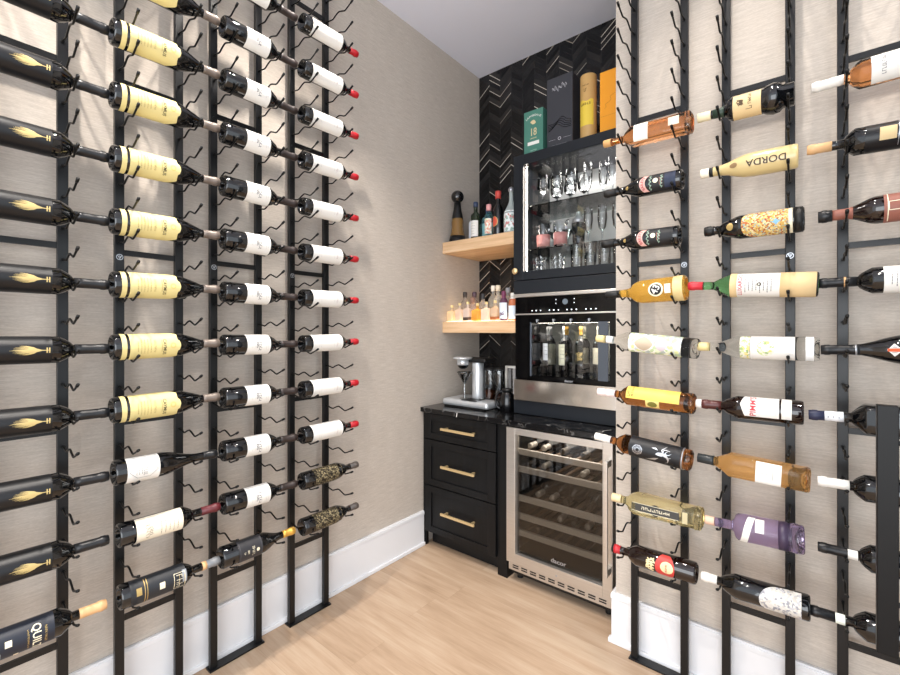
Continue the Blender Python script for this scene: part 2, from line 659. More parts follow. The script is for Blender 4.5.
class Bottle:
    """upright bottle: axis = local Z, label side faces local -Y"""

    def __init__(self, name, label, cat, group, prof, glass, sq=None, body='glass_body'):
        self.prof, self.sq = prof, sq
        self.rmax = max(r for _, r in prof)
        self.rn = min(r for _, r in prof[7:-1]) if len(prof) > 9 else 0.012
        self.root = thing(name, label, cat, (0, 0, 0), group)
        self.body = MB().lathe(prof, 40, 0, sq=sq, rn=self.rn, rmax=self.rmax).obj(body, glass, self.root)

    def rad(self, z):
        pr = self.prof[5:]
        for (z0, r0), (z1, r1) in zip(pr, pr[1:]):
            if z0 <= z <= z1 and z1 > z0:
                return r0 + (r1 - r0) * (z - z0) / (z1 - z0)
        return pr[-2][1]

    def at(self, phi, z, off):
        r = self.rad(z) * sqf(phi, self.rad(z), self.sq, self.rn, self.rmax) + off
        return (r * math.sin(phi), -r * math.cos(phi), z)

    def sleeve(self, name, z0, z1, m, label=None, off=0.0008, cap=False, parent=None, flare=0.0):
        """foil, stopper or ring that follows the bottle"""
        zs = [z0] + [z for z, _ in self.prof[7:] if z0 < z < z1 - 1e-4] + [z1]
        pr = [(z, (self.rad(z) + off + flare)) for z in zs]
        if cap:
            pr = [(z0, self.rad(z0) * 0.9)] + pr
            pr += [(z1 + 0.0012, pr[-1][1] - 0.001), (z1 + 0.0015, 0.0005)]
        else:
            pr = [(z0, self.rad(z0) - 0.001)] + pr + [(z1, self.rad(z1) - 0.001)]
        return MB().lathe(pr, 28, 0, sq=self.sq, rn=self.rn, rmax=self.rmax, cap=False).obj(name, m, parent or self.root, label)

    def stopper(self, name, z0, z1, r, m, label=None, r2=None):
        r2 = r2 or r
        pr = [(z0, 0.0005), (z0, r * 0.95), (z0 + 0.001, r), (z1 - 0.002, r2), (z1, r2 * 0.9), (z1, 0.0005)]
        return MB().lathe(pr, 24, 0, cap=False).obj(name, m, self.root, label)

    def patch(self, name, z0, z1, m, span=150, phi=0, top=None, bot=None, off=0.0006, label=None, parent=None, nu=28, nv=6):
        vs, fs = [], []
        for i in range(nu + 1):
            s = i / nu * 2 - 1
            a = R(phi) + R(span / 2) * s
            zt = z1 if top is None else top(s)
            zb = z0 if bot is None else bot(s)
            for j in range(nv + 1):
                vs.append(self.at(a, zb + (zt - zb) * j / nv, off))
        for i in range(nu):
            for j in range(nv):
                k = i * (nv + 1) + j
                fs.append((k, k + nv + 1, k + nv + 2, k + 1))
        return MB().add(vs, fs, 0, True).obj(name, m, parent or self.root, label)

    def disc(self, name, u0, v0, ru, rv, m, off=0.0010, label=None, parent=None, n=24, power=2.0, inner=0.0, phi=0.0):
        """ellipse / ring / diamond printed on the glass; u0 in metres along the circumference"""
        vs, fs = [], []
        rings = 4
        for j in range(rings + 1):
            s = inner + (1 - inner) * j / rings
            s = max(s, 0.001)
            for k in range(n):
                a = 2 * PI * k / n
                c, d = math.cos(a), math.sin(a)
                q = (abs(c) ** power + abs(d) ** power) ** (-1 / power)
                vs.append(self.at(R(phi) + (u0 + c * q * s * ru) / self.rmax, v0 + d * q * s * rv, off))
        for j in range(rings):
            for k in range(n):
                k2 = (k + 1) % n
                fs.append((j * n + k, (j + 1) * n + k, (j + 1) * n + k2, j * n + k2))
        return MB().add(vs, fs, 0, True).obj(name, m, parent or self.root, label)

    def text(self, name, s, size, v, m, rot=0.0, phi=0.0, off=0.0013, parent=None, u=0.0, label=None, arc=None):
        pts, fs = subdivided(*text2d(s), 0.0035 / size)
        ca, sa = math.cos(rot), math.sin(rot)
        vs = []
        for x, t in pts:
            x, t = x * size, t * size
            if arc:
                a = x / arc
                x, t = (arc + t) * math.sin(a), (arc + t) * math.cos(a) - arc
            vs.append(self.at(R(phi) + (u + x * ca - t * sa) / self.rmax, v + x * sa + t * ca, off))
        return MB().add(vs, fs).obj(name, m, parent or self.root, label)

    def strokes(self, name, lines, w, m, phi=0.0, off=0.0011, parent=None, label=None):
        """ribbons wrapped on the glass: each line is a list of (u, v) or (u, v, width)"""
        mb = MB()
        for ln in lines:
            fine = [ln[0]]
            for p, q in zip(ln, ln[1:]):
                k = max(1, int(math.hypot(q[0] - p[0], q[1] - p[1]) / 0.004))
                fine += [tuple(c + (d - c) * (i + 1) / k for c, d in zip(p, q)) for i in range(k)]
            ln = fine
            vs, fs = [], []
            for i, p in enumerate(ln):
                a, b = ln[max(i - 1, 0)], ln[min(i + 1, len(ln) - 1)]
                dx, dy = b[0] - a[0], b[1] - a[1]
                l = math.hypot(dx, dy) or 1
                ww = (p[2] if len(p) > 2 else w) / 2
                for sgn in (1, -1):
                    u, v = p[0] - dy / l * ww * sgn, p[1] + dx / l * ww * sgn
                    vs.append(self.at(R(phi) + u / self.rmax, v, off))
            for i in range(len(ln) - 1):
                fs.append((2 * i, 2 * i + 1, 2 * i + 3, 2 * i + 2))
            mb.add(vs, fs)
        return mb.obj(name, m, parent or self.root, label)


def ticks(v, w, h, n, seed=1, u0=0.0):
    """a row of small illegible characters: upright strokes with short cross strokes"""
    rr = random.Random(seed)
    o = []
    p = w / n
    for i in range(n):
        x = u0 - w / 2 + p * (i + 0.2)
        o.append([(x, v - h / 2), (x, v + h / 2)])
        k = rr.choice((-1, 0, 1))
        o.append([(x, v + k * h * 0.42), (x + p * 0.6, v + k * h * 0.42)])
        if rr.random() > 0.4:
            o.append([(x + p * 0.58, v - h / 2), (x + p * 0.58, v + h / 2 * rr.choice((0, 1)))])
    return o


def squiggle(v, w, seed, n=26, amp=0.004):
    rr = random.Random(seed)
    out = []
    for i in range(n):
        t = i / (n - 1)
        out.append((-w / 2 + w * t + amp * 0.4 * math.sin(t * 31), v + amp * math.sin(t * 27 + seed) * (0.4 + 0.6 * rr.random())))
    return out


def text_lines(v0, v1, k, w, seed=1):
    rr = random.Random(seed)
    o = []
    for i in range(k):
        v = v0 + (v1 - v0) * i / max(1, k - 1)
        h = w * (0.6 + 0.4 * rr.random()) / 2
        x = -h
        while x < h:
            x2 = min(h, x + 0.003 + 0.005 * rr.random())
            o.append([(x, v), (x2, v)])
            x = x2 + 0.0015
    return o


# ------------------------------------------------------------------ room shell
WY = 1.99          # face of the rack wall on the right
BY = 2.738         # back wall of the alcove
CH = 3.325         # ceiling height
AX = 1.284         # right side of the alcove

struct('floor', MB().box((-0.12, -3.2, -0.1), (4.6, BY + 0.12, 0)), M_FLOOR)
struct('ceiling', MB().box((-0.12, -3.2, CH), (4.6, BY + 0.12, CH + 0.1)), M_CEIL)
struct('wall_left', MB().box((-0.12, -1.6, 0), (0, BY, CH)), M_WALL)
struct('wall_back', MB().box((-0.12, BY, 0), (AX + 0.1, BY + 0.12, CH)), M_TILE)
struct('wall_right', MB().box((AX, WY, 0), (4.6, BY, CH)), M_WALL)


def baseboard(name, segs):
    mb = MB()
    for lo, hi, axis in segs:
        mb.box(lo, hi, 0.003)
    struct(name, mb, M_TRIM)


baseboard('baseboard_left', [((0, -1.6, 0), (0.016, 2.10, 0.222), 0), ((0.0, -1.6, 0), (0.027, 2.10, 0.02), 0), ((0, -1.6, 0.195), (0.019, 2.10, 0.215), 0)])
baseboard('baseboard_right', [((AX - 0.016, WY - 0.016, 0), (4.6, WY, 0.222), 0), ((AX - 0.027, WY - 0.027, 0), (4.6, WY, 0.02), 0),
                              ((AX - 0.019, WY - 0.019, 0.195), (4.6, WY, 0.215), 0), ((AX - 0.0157, WY - 0.004, 0), (AX - 0.0003, 2.09, 0.2217), 0)])


def downlight(x, y, power, spread=100):
    t = thing('recessed_downlight', 'round white recessed downlight in the ceiling above the racks', 'ceiling light', (x, y, CH - 0.001), 'recessed ceiling downlights')
    MB().lathe([(-0.006, 0.048), (-0.006, 0.062), (0.0, 0.066), (0.0, 0.048)], 32, cap=False).obj('trim_ring', M_TRIM, t)
    MB().lathe([(-0.002, 0.0005), (-0.002, 0.047)], 32, cap=False).obj('lens', mat('downlight_lens', '#ffffff', 0.5, emit='#fff1e0', estr=12), t)
    l = bpy.data.lights.new('downlight_lamp', 'SPOT')
    l.energy = power
    l.spot_size = R(spread)
    l.spot_blend = 0.7
    l.shadow_soft_size = 0.035
    l.color = (1.0, 0.93, 0.85)
    o = bpy.data.objects.new('downlight_lamp', l)
    COL.objects.link(o)
    o.parent = t
    o.location = (0, 0, -0.02)
    return t


# ceiling lamps of the room (above the picture)
downlight(0.58, 0.95, 120)
downlight(0.62, -0.05, 150)
downlight(1.75, 1.42, 44)
downlight(2.55, 1.42, 44)
downlight(1.45, 0.55, 50)


# ------------------------------------------------------------------ wine racks
Z0, DZ = 1.2940, 0.2042            # peg height that carries row 0, and the row spacing
NECK = 0.0225                      # pegs under the necks sit this much higher


def catmull(pts, k=4):
    o = []
    for i in range(len(pts) - 1):
        p0, p1, p2, p3 = pts[max(i - 1, 0)], pts[i], pts[i + 1], pts[min(i + 2, len(pts) - 1)]
        for j in range(k):
            t = j / k
            o.append(tuple(0.5 * ((2 * b) + (-a + c) * t + (2 * a - 5 * b + 4 * c - d) * t * t + (-a + 3 * b - 3 * c + d) * t ** 3)
                           for a, b, c, d in zip(p0, p1, p2, p3)))
    o.append(tuple(pts[-1]))
    return o


peg_pts = catmull([(0, 0.002, 0.001), (0, -0.014, 0.0005), (0, -0.035, -0.004), (0, -0.053, -0.006), (0, -0.076, 0.003), (0, -0.100, 0.0092),
                   (0, -0.124, 0.002), (0, -0.1475, -0.006), (0, -0.166, -0.001), (0, -0.187, 0.007), (0, -0.208, 0.0155)])
pm = MB().tube(peg_pts, 0.0031, 7)
pm.tube([(0, -0.192, 0.0088), (0, -0.2005, 0.0122), (0, -0.2095, 0.0165)], [0.0043, 0.0047, 0.0047], 8)
pm.cyl((0, 0.001, 0.001), (0, -0.004, 0.001), 0.0058, 12)
PEG = pm.mesh('peg', mat('black_peg_coat', '#060606', 0.45, spec=0.35))
HALF = 0.095
BARS = (0.3635, 1.064, 1.670, 2.279, 2.967)


def make_rack(label, neck_right):
    t = thing('wine_rack', label, 'wine rack', (0, 0, 0), 'black floor to ceiling wine racks')
    for sx in (-1, 1):
        MB().box((sx * HALF - 0.014, -0.064, 0.006), (sx * HALF + 0.014, -0.043, CH - 0.003), 0.0015).obj('post', M_RACK, t)
    for z in BARS:
        MB().box((-HALF, -0.058, z - 0.010), (HALF, -0.048, z + 0.010)).obj('cross_bar', M_RACK, t)
    MB().box((-HALF - 0.020, -0.076, 0), (HALF + 0.020, -0.032, 0.007), 0.001).obj('foot_plate', M_RACK, t)
    MB().box((-HALF - 0.020, -0.076, CH - 0.007), (HALF + 0.020, -0.032, CH), 0.001).obj('top_plate', M_RACK, t)
    for sx in (-1, 1):
        for z in (2.262, 3.0):
            mb = MB().cyl((sx * HALF, 0, z), (sx * HALF, -0.05, z), 0.006, 12)
            mb.cyl((sx * HALF, -0.062, z), (sx * HALF, -0.067, z), 0.0085, 16, r2=0.0065)
            mb.obj('mounting_bolt', M_RACK, t)
    bx = -HALF if neck_right else HALF
    mb = MB()
    vs, fs = [], []
    for k in range(28):
        a = 2 * PI * k / 28
        vs += [(bx + 0.0105 * math.cos(a), -0.0646, 1.652 + 0.0105 * math.sin(a)), (bx + 0.0086 * math.cos(a), -0.0646, 1.652 + 0.0086 * math.sin(a))]
        k2 = (k + 1) % 28
        fs.append((2 * k, 2 * k2, 2 * k2 + 1, 2 * k + 1))
    mb.add(vs, fs)
    for a, b in (((-0.006, 0.006), (0.0, -0.006)), ((0.0, -0.006), (0.006, 0.006)), ((-0.001, 0.006), (0.002, -0.001))):
        mb.box((0, 0, 0), (0, 0, 0))
        dx, dz = b[0] - a[0], b[1] - a[1]
        l = math.hypot(dx, dz)
        nx, nz = -dz / l * 0.0009, dx / l * 0.0009
        mb.add([(bx + a[0] - nx, -0.0646, 1.652 + a[1] - nz), (bx + b[0] - nx, -0.0646, 1.652 + b[1] - nz),
                (bx + b[0] + nx, -0.0646, 1.652 + b[1] + nz), (bx + a[0] + nx, -0.0646, 1.652 + a[1] + nz)], [(0, 1, 2, 3)])
    mb.obj('maker_emblem', M_SILVER, t, 'small silver round emblem')
    for sx in (-1, 1):
        up = NECK if (sx > 0) == neck_right else 0.0
        for n in range(-8, 20):
            z = Z0 + DZ / 2 * n + up
            if z > CH - 0.03:
                continue
            o = bpy.data.objects.new('peg', PEG)
            COL.objects.link(o)
            o.parent = t
            o.location = (sx * HALF, -0.064, z)
    return t


LEFT_Y = (0.211, 0.5535, 0.8715, 1.224)     # rack centres along the left wall
RIGHT_X = (1.4765, 1.8075, 2.134)           # rack centres along the right wall
rl = None
for i, (yc, lab) in enumerate(zip(LEFT_Y, (
        'black metal wine rack holding dark bottles with gold emblems, at left photo edge',
        'black metal wine rack holding the yellow-labelled bottles',
        'black metal wine rack between the yellow-labelled bottles and the red-capped bottles',
        'black metal wine rack holding the red-capped bottles, nearest the corner'))):
    o = make_rack(lab, True) if rl is None else dup(rl, lab)
    rl = rl or o
    o.location = (0, yc, 0)
    o.rotation_euler = (0, 0, R(90))
rr_ = None
for i, (xc, lab) in enumerate(zip(RIGHT_X, (
        'black metal wine rack on right wall next to the wine cooler',
        'black metal wine rack in the middle of the right wall',
        'black metal wine rack on right wall behind the black door handle'))):
    o = make_rack(lab, False) if rr_ is None else dup(rr_, lab)
    rr_ = rr_ or o
    o.location = (xc, WY, 0)


def lay_left(b, y0, row, rack, roll=0.0):
    """lay a bottle along the left wall, base at y0, neck towards the alcove"""
    root = b.root
    yb, yn = LEFT_Y[rack] - HALF, LEFT_Y[rack] + HALF
    zb = Z0 + 0.0016 + DZ * row + b.rad(yb - y0) + 0.0006
    zn = Z0 + 0.0016 + DZ * row + NECK + b.rad(yn - y0) + 0.0014
    a = math.atan2(zn - zb, yn - yb)
    d = Vector((0, math.cos(a), math.sin(a)))
    yv = Vector((-1, 0, 0))
    m = Matrix((yv.cross(d), yv, d)).transposed().to_4x4()
    z_at_base = zb - (yb - y0) * math.tan(a)
    m.translation = Vector((0.064 + 0.1475, y0, z_at_base))
    place(root, m, roll)


def lay_right(b, x0, row, rack, roll=0.0):
    """lay a bottle along the right wall, base at x0, neck towards the alcove"""
    xb, xn = RIGHT_X[rack] + HALF, RIGHT_X[rack] - HALF
    zb = Z0 + 0.0016 + DZ * row + b.rad(x0 - xb) + 0.0006
    zn = Z0 + 0.0016 + DZ * row + NECK + b.rad(x0 - xn) + 0.0014
    a = math.atan2(zn - zb, xb - xn)
    d = Vector((-math.cos(a), 0, math.sin(a)))
    yv = Vector((0, 1, 0))
    m = Matrix((yv.cross(d), yv, d)).transposed().to_4x4()
    z_at_base = zb - (x0 - xb) * math.tan(a)
    m.translation = Vector((x0, WY - 0.064 - 0.1475, z_at_base))
    place(b.root, m, roll)


def place(root, m, roll):
    m = m @ Matrix.Rotation(roll, 4, 'Z')
    root.location = m.to_translation()
    root.rotation_euler = m.to_euler()


ORD = ['topmost', 'second from top', 'third from top', 'fourth from top', 'fifth from top', 'sixth from top', 'seventh from top',
       'eighth from top', 'ninth from top', 'tenth from top', 'eleventh from top', 'twelfth from top']


def repeat_left(b, y0, rows, rack, fmt, group):
    b.root['group'] = group
    src = b.root
    for i, r in enumerate(rows):
        b.root = src if i == 0 else dup(src)
        b.root['label'] = fmt % ORD[i]
        lay_left(b, y0, r, rack)
    b.root = src


# --- first column: black bottles with a gold plume emblem
b = Bottle('wine_bottle', '', 'wine bottle', None, P_bordeaux(0.331, 0.0395, 0.0145, 0.635, 0.735), M_DKGLASS)
b.sleeve('capsule', 0.247, 0.331, M_FOILBLK, 'matte black foil capsule', cap=True)
lb = b.patch('label', 0.035, 0.192, M_SATINBLK, 210, label='satin black label')
em = []
rq = random.Random(3)
for k in range(15):
    s = (k - 7) / 7
    v1 = 0.158 + 0.004 * (1 - s * s)
    u1 = s * 0.0042
    u0 = s * 0.0125 + rq.uniform(-0.001, 0.001)
    v0 = 0.100 + abs(s) * 0.018 + rq.uniform(0, 0.012)
    em.append([(u0, v0, 0.0004), (u0 * 0.85 + u1 * 0.15, v0 * 0.6 + v1 * 0.4, 0.0017), (u1 * 0.6 + u0 * 0.4, v0 * 0.2 + v1 * 0.8, 0.0026), (u1, v1, 0.0012), (u1 * 0.2, 0.170, 0.0008)])
em += [[(0, 0.164, 0.0022), (0, 0.186, 0.0016)], [(-0.0075, 0.180, 0.0028), (0.0075, 0.180, 0.0028)], [(-0.0075, 0.1855, 0.0028), (0.0075, 0.1855, 0.0028)]]
b.strokes('emblem', em, 0.0016, mat('gold_emblem_print', '#bfa970', 0.5), parent=lb, label='gold feathery plume emblem')
repeat_left(b, 0.061, [5, 4, 3, 2, 1, 0, -1, -2, -3], 0,
            'dark bottle with gold plume emblem at left photo edge, %s', 'dark bottles with gold plume emblem')

b = Bottle('wine_bottle', 'dark bottle with tan capsule and cream lettering, lowest at the left photo edge', 'wine bottle', None,
           P_bordeaux(0.325, 0.0395, 0.0145, 0.655, 0.745), M_DKGLASS)
b.sleeve('capsule', 0.258, 0.325, mat('tan_foil', '#d3a878', 0.5), 'tan capsule', cap=True)
lb = b.patch('label', 0.03, 0.197, mat('navy_label', '#1d222e', 0.5), 190, label='dark navy label')
b.text('lettering', 'QUILT', 0.026, 0.158, M_CREAM, parent=lb)
b.text('lettering', 'NAPA VALLEY', 0.0075, 0.178, M_GOLD, parent=lb)
b.strokes('fine_print', ticks(0.141, 0.055, 0.0035, 15, 2), 0.0007, M_GOLD, parent=lb)
b.patch('label_patch', 0.094, 0.108, M_CREAM, 24, phi=-14, off=0.0012, parent=lb, label='cream patch')
b.patch('label_patch', 0.068, 0.086, mat('grey_patch', '#8a8f94', 0.6), 34, phi=30, off=0.0012, parent=lb, label='grey patch')
b.patch('label_patch', 0.112, 0.122, M_CREAM, 18, phi=52, off=0.0012, parent=lb, label='cream patch')
lay_left(b, 0.061, -4, 0)

# --- second column: yellow labels
b = Bottle('wine_bottle', '', 'wine bottle', None, P_cone(), M_DKGLASS)
b.sleeve('capsule', 0.276, 0.333, M_TAUPE, 'taupe foil capsule', cap=True)
b.patch('label_strip', 0.020, 0.034, M_YEL, 200, label='narrow pale yellow label strip')
lb = b.patch('label', 0.042, 0.184, M_YEL, 190, label='pale yellow label with a curved top',
             top=lambda s: 0.190 - 0.012 * s * s - (0.008 * (abs(math.sin(s * 3.0 * PI / 2)) ** 0.7 if abs(s) > 0.25 else abs(s) * 1.5)) - (0.018 * max(0, abs(s) - 0.6) / 0.4))
b.text('lettering', 'CAYMUS', 0.0140, 0.140, M_INK, parent=lb, phi=6)
b.strokes('fine_print', ticks(0.112, 0.042, 0.0055, 10, 8), 0.0008, mat('tan_ink', '#a0874a', 0.6), parent=lb)
b.strokes('fine_print', text_lines(0.064, 0.100, 5, 0.05, 4) + [[(-0.02, 0.132), (0.02, 0.132)]], 0.0014, mat('tan_ink', '#a0874a', 0.6), parent=lb)
b.disc('crest', 0, 0.166, 0.010, 0.009, mat('crest_print', '#d3bd72', 0.6), parent=lb, inner=0.55)
repeat_left(b, 0.399, [6, 5, 4, 3, 2, 1, 0, -1], 1, 'yellow-labelled bottle with taupe capsule, %s of the yellow-labelled ones', 'yellow-labelled bottles')

b = Bottle('wine_bottle', 'slope-shouldered dark bottle with a white label, directly under the yellow-labelled bottles', 'wine bottle', None, P_burgundy(0.319, 0.041, 0.0145, 0.40, 0.80), M_DKGLASS)
b.sleeve('capsule', 0.272, 0.319, M_FOILBLK, 'black foil capsule', cap=True)
lb = b.patch('label', 0.030, 0.122, M_WHITE, 170, label='white label')
b.strokes('label_frame', [[(-0.022, 0.058), (0, 0.036), (0.022, 0.058), (0.022, 0.094), (0, 0.116), (-0.022, 0.094), (-0.022, 0.058)]], 0.0010, M_INKG, parent=lb)
b.strokes('lettering', ticks(0.080, 0.034, 0.011, 5, 4), 0.0010, M_INKG, parent=lb)
b.strokes('fine_print', text_lines(0.055, 0.070, 3, 0.03, 7), 0.0012, M_INKG, parent=lb)
lay_left(b, 0.404, -2, 1)

b = Bottle('wine_bottle', 'dark bottle with large cream label and wine-red capsule, second from bottom in its rack', 'wine bottle', None, P_bordeaux(0.318, 0.0385, 0.0145, 0.60, 0.70), M_DKGLASS)
b.sleeve('capsule', 0.252, 0.318, mat('burgundy_foil', '#5c2328', 0.4), 'wine-red foil capsule', cap=True)
lb = b.patch('label', 0.044, 0.182, mat('ivory_paper', '#eae1cd', 0.6), 170, label='cream label')
b.strokes('fine_print', text_lines(0.115, 0.165, 5, 0.055, 9), 0.0015, mat('brown_ink', '#8a7a66', 0.6), parent=lb)
b.strokes('drawing', [squiggle(0.075, 0.05, 5, amp=0.009), squiggle(0.085, 0.03, 8, amp=0.008)], 0.0011, mat('brown_ink', '#8a7a66', 0.6), parent=lb, label='sketch of a building')
lay_left(b, 0.416, -3, 1)

b = Bottle('wine_bottle', 'dark bottle with black label, gold bands and a cream-and-grey capsule, lowest in its rack', 'wine bottle', None, P_bordeaux(0.314, 0.0395, 0.0145, 0.60, 0.70), M_DKGLASS)
b.sleeve('capsule', 0.268, 0.314, mat('grey_foil', '#77797c', 0.4), 'grey foil capsule', cap=True)
b.sleeve('capsule_band', 0.252, 0.268, mat('tan_foil', '#d3a878', 0.5), 'cream capsule band')
lb = b.patch('label', 0.025, 0.188, mat('charcoal_label', '#23262b', 0.5), 190, label='charcoal label')
b.strokes('gold_band', [[(-0.05, 0.064), (0.05, 0.064)], [(-0.05, 0.071), (0.05, 0.071)]], 0.0022, M_GOLD, parent=lb)
b.strokes('lettering', ticks(0.166, 0.044, 0.019, 3, 5) + [[(-0.026, 0.150), (0.026, 0.150), (0.026, 0.184), (-0.026, 0.184), (-0.026, 0.150)]], 0.0016, M_CREAM, parent=lb)
b.patch('label_patch', 0.176, 0.190, mat('steel_grey_patch', '#8f959c', 0.5), 60, phi=-16, off=0.0009, parent=lb, label='grey patch')
b.strokes('fine_print', text_lines(0.150, 0.182, 3, 0.05, 12), 0.0016, M_GOLD, parent=lb)
b.patch('label_patch', 0.040, 0.055, M_GOLD, 34, phi=-18, off=0.0012, parent=lb, label='gold patch')
b.patch('label_patch', 0.106, 0.122, M_CREAM, 30, phi=-8, off=0.0012, parent=lb, label='cream patch')
lay_left(b, 0.419, -4, 1)

# --- third column: white labels with a signature
b = Bottle('wine_bottle', '', 'wine bottle', None, P_bordeaux(0.313, 0.0400, 0.0145, 0.575, 0.70), M_DKGLASS)
b.sleeve('capsule', 0.236, 0.313, mat('dark_brown_foil', '#2b2220', 0.42, spec=0.5), 'dark brown foil capsule', cap=True)
lb = b.patch('label', 0.080, 0.176, M_WHITE, 180, label='white label')
b.strokes('signature', [squiggle(0.132, 0.050, 2, amp=0.010), squiggle(0.120, 0.024, 5, amp=0.006)], 0.0015, M_INKG, parent=lb, label='handwritten grey signature')
b.strokes('fine_print', text_lines(0.100, 0.112, 2, 0.04, 3) + text_lines(0.158, 0.166, 2, 0.045, 5), 0.0010, mat('pale_grey_ink', '#b5b3b0', 0.6), parent=lb)
repeat_left(b, 0.745, [7, 6, 5, 4, 3, 2, 1, 0, -1, -2, -3], 2,
            'dark bottle with signature on white label, %s in its rack', 'white-labelled signature bottles')

b = Bottle('wine_bottle', 'slope-shouldered dark bottle with black label and gold capsule, lowest in its rack', 'wine bottle', None, P_burgundy(0.311, 0.041, 0.0145, 0.50, 0.80), M_DKGLASS)
b.sleeve('capsule', 0.255, 0.311, mat('gold_foil', '#d9a94e', 0.35, metal=0.6), 'gold foil capsule', cap=True)
lb = b.patch('label', 0.056, 0.150, mat('slate_label', '#2c2c30', 0.5), 170, label='black label')
b.strokes('label_frame', [[(-0.05, 0.061), (0.05, 0.061)], [(-0.05, 0.145), (0.05, 0.145)]], 0.0012, M_INKG, parent=lb)
b.strokes('lettering', ticks(0.112, 0.036, 0.010, 5, 6) + ticks(0.092, 0.016, 0.007, 3, 7) + ticks(0.078, 0.010, 0.006, 2, 8), 0.0012, M_CREAM, parent=lb)
b.disc('crest', 0, 0.130, 0.007, 0.006, M_CREAM, parent=lb)
lay_left(b, 0.737, -4, 2)

# --- fourth column: red capsules
b = Bottle('wine_bottle', '', 'wine bottle', None, P_bordeaux(0.310, 0.038, 0.0142, 0.655, 0.765), M_DKGLASS)
b.sleeve('capsule', 0.262, 0.310, M_RED, 'bright red foil capsule', cap=True)
lb = b.patch('label', 0.038, 0.198, M_WHITE, 185, label='large white label')
b.strokes('fine_print', text_lines(0.150, 0.180, 3, 0.05, 21) + text_lines(0.07, 0.08, 2, 0.04, 22), 0.0010, mat('pale_grey_ink', '#b5b3b0', 0.6), parent=lb)
b.strokes('drawing', [squiggle(0.165, 0.035, 4, amp=0.006)], 0.0010, mat('pink_grey_ink', '#c2aca8', 0.6), parent=lb)
repeat_left(b, 1.084, [7, 6, 5, 4, 3, 2, 1, 0, -1, -2], 3, 'dark bottle with white label and red capsule, %s of the red-capped ones', 'red-capped bottles')

M_ORN = ornate_mat('black_gold_artwork', ['#1b1813', '#6f644c', '#2a2419', '#4d432f', '#1f1b15', '#8c8064'], 230)
b = Bottle('wine_bottle', '', 'wine bottle', None, P_bordeaux(0.310, 0.0385, 0.0145, 0.61, 0.77), M_DKGLASS)
b.sleeve('capsule', 0.262, 0.310, mat('grey_brown_foil', '#4e4743', 0.4), 'grey-brown foil capsule', cap=True)
b.patch('label', 0.050, 0.196, M_ORN, 185, label='ornate black and gold label')
src = b.root
lay_left(b, 1.084, -3, 3)
src['label'] = 'dark bottle with ornate black and gold label, right under the red-capped bottles'
b.root = dup(src, 'dark bottle with ornate black and gold label, lowest in the rack of red-capped bottles')
lay_left(b, 1.084, -4, 3)
for o in (src, b.root):
    o['group'] = 'ornate gold label bottles'


# ------------------------------------------------------------------ right wall bottles
def liquid(name, col, ior=1.36, rough=0.02, trans=1.0):
    return mat(name, col, rough, trans=trans, ior=ior, spec=0.5)


G_ROSE = liquid('rose_orange_wine', '#eba56c')
G_AMBER = liquid('amber_spirit', '#f3c27c', 1.3, trans=0.93)
G_WHISKY = liquid('whisky_brown', '#d08a4c')
G_CLEAR = liquid('clear_spirit', '#fafcfa', 1.10)
G_STRAW = liquid('straw_spirit', '#f3e6b4', 1.25, trans=0.93)
G_LIQ43 = liquid('golden_liqueur', '#f3c35a', 1.25, trans=0.80)
G_GREEN = liquid('green_bottle_glass', '#86cf8f')
G_VIOLET = liquid('violet_liqueur', '#c0add4', 1.3, trans=0.93)
M_RIM = mat('clear_glass_base', '#eef1f0', 0.03, trans=1.0, ior=1.45)

# rack next to the cooler, top to bottom
b = Bottle('rose_bottle', 'orange-pink bottle with white label and cork, top bottle of the rack by the cooler', 'bottle', None,
           P_bordeaux(0.300, 0.034, 0.0135, 0.70, 0.80), G_ROSE, sq=5)
b.stopper('cork_stopper', 0.290, 0.321, 0.0150, M_CORK, 'brown cork stopper')
lb = b.patch('label', 0.145, 0.196, mat('pale_green_paper', '#e6e8dc', 0.6), 100, label='pale label')
b.strokes('fine_print', text_lines(0.155, 0.185, 4, 0.035, 31), 0.0012, mat('sage_ink', '#a8b39b', 0.6), parent=lb)
b.patch('label', 0.038, 0.074, mat('cream_tab', '#ead9c0', 0.6), 46, phi=12, label='small cream label')
b.sleeve('thick_base', 0.004, 0.020, M_RIM, 'thick clear glass base', flare=0.0012)
lay_right(b, 1.628, 4, 0)


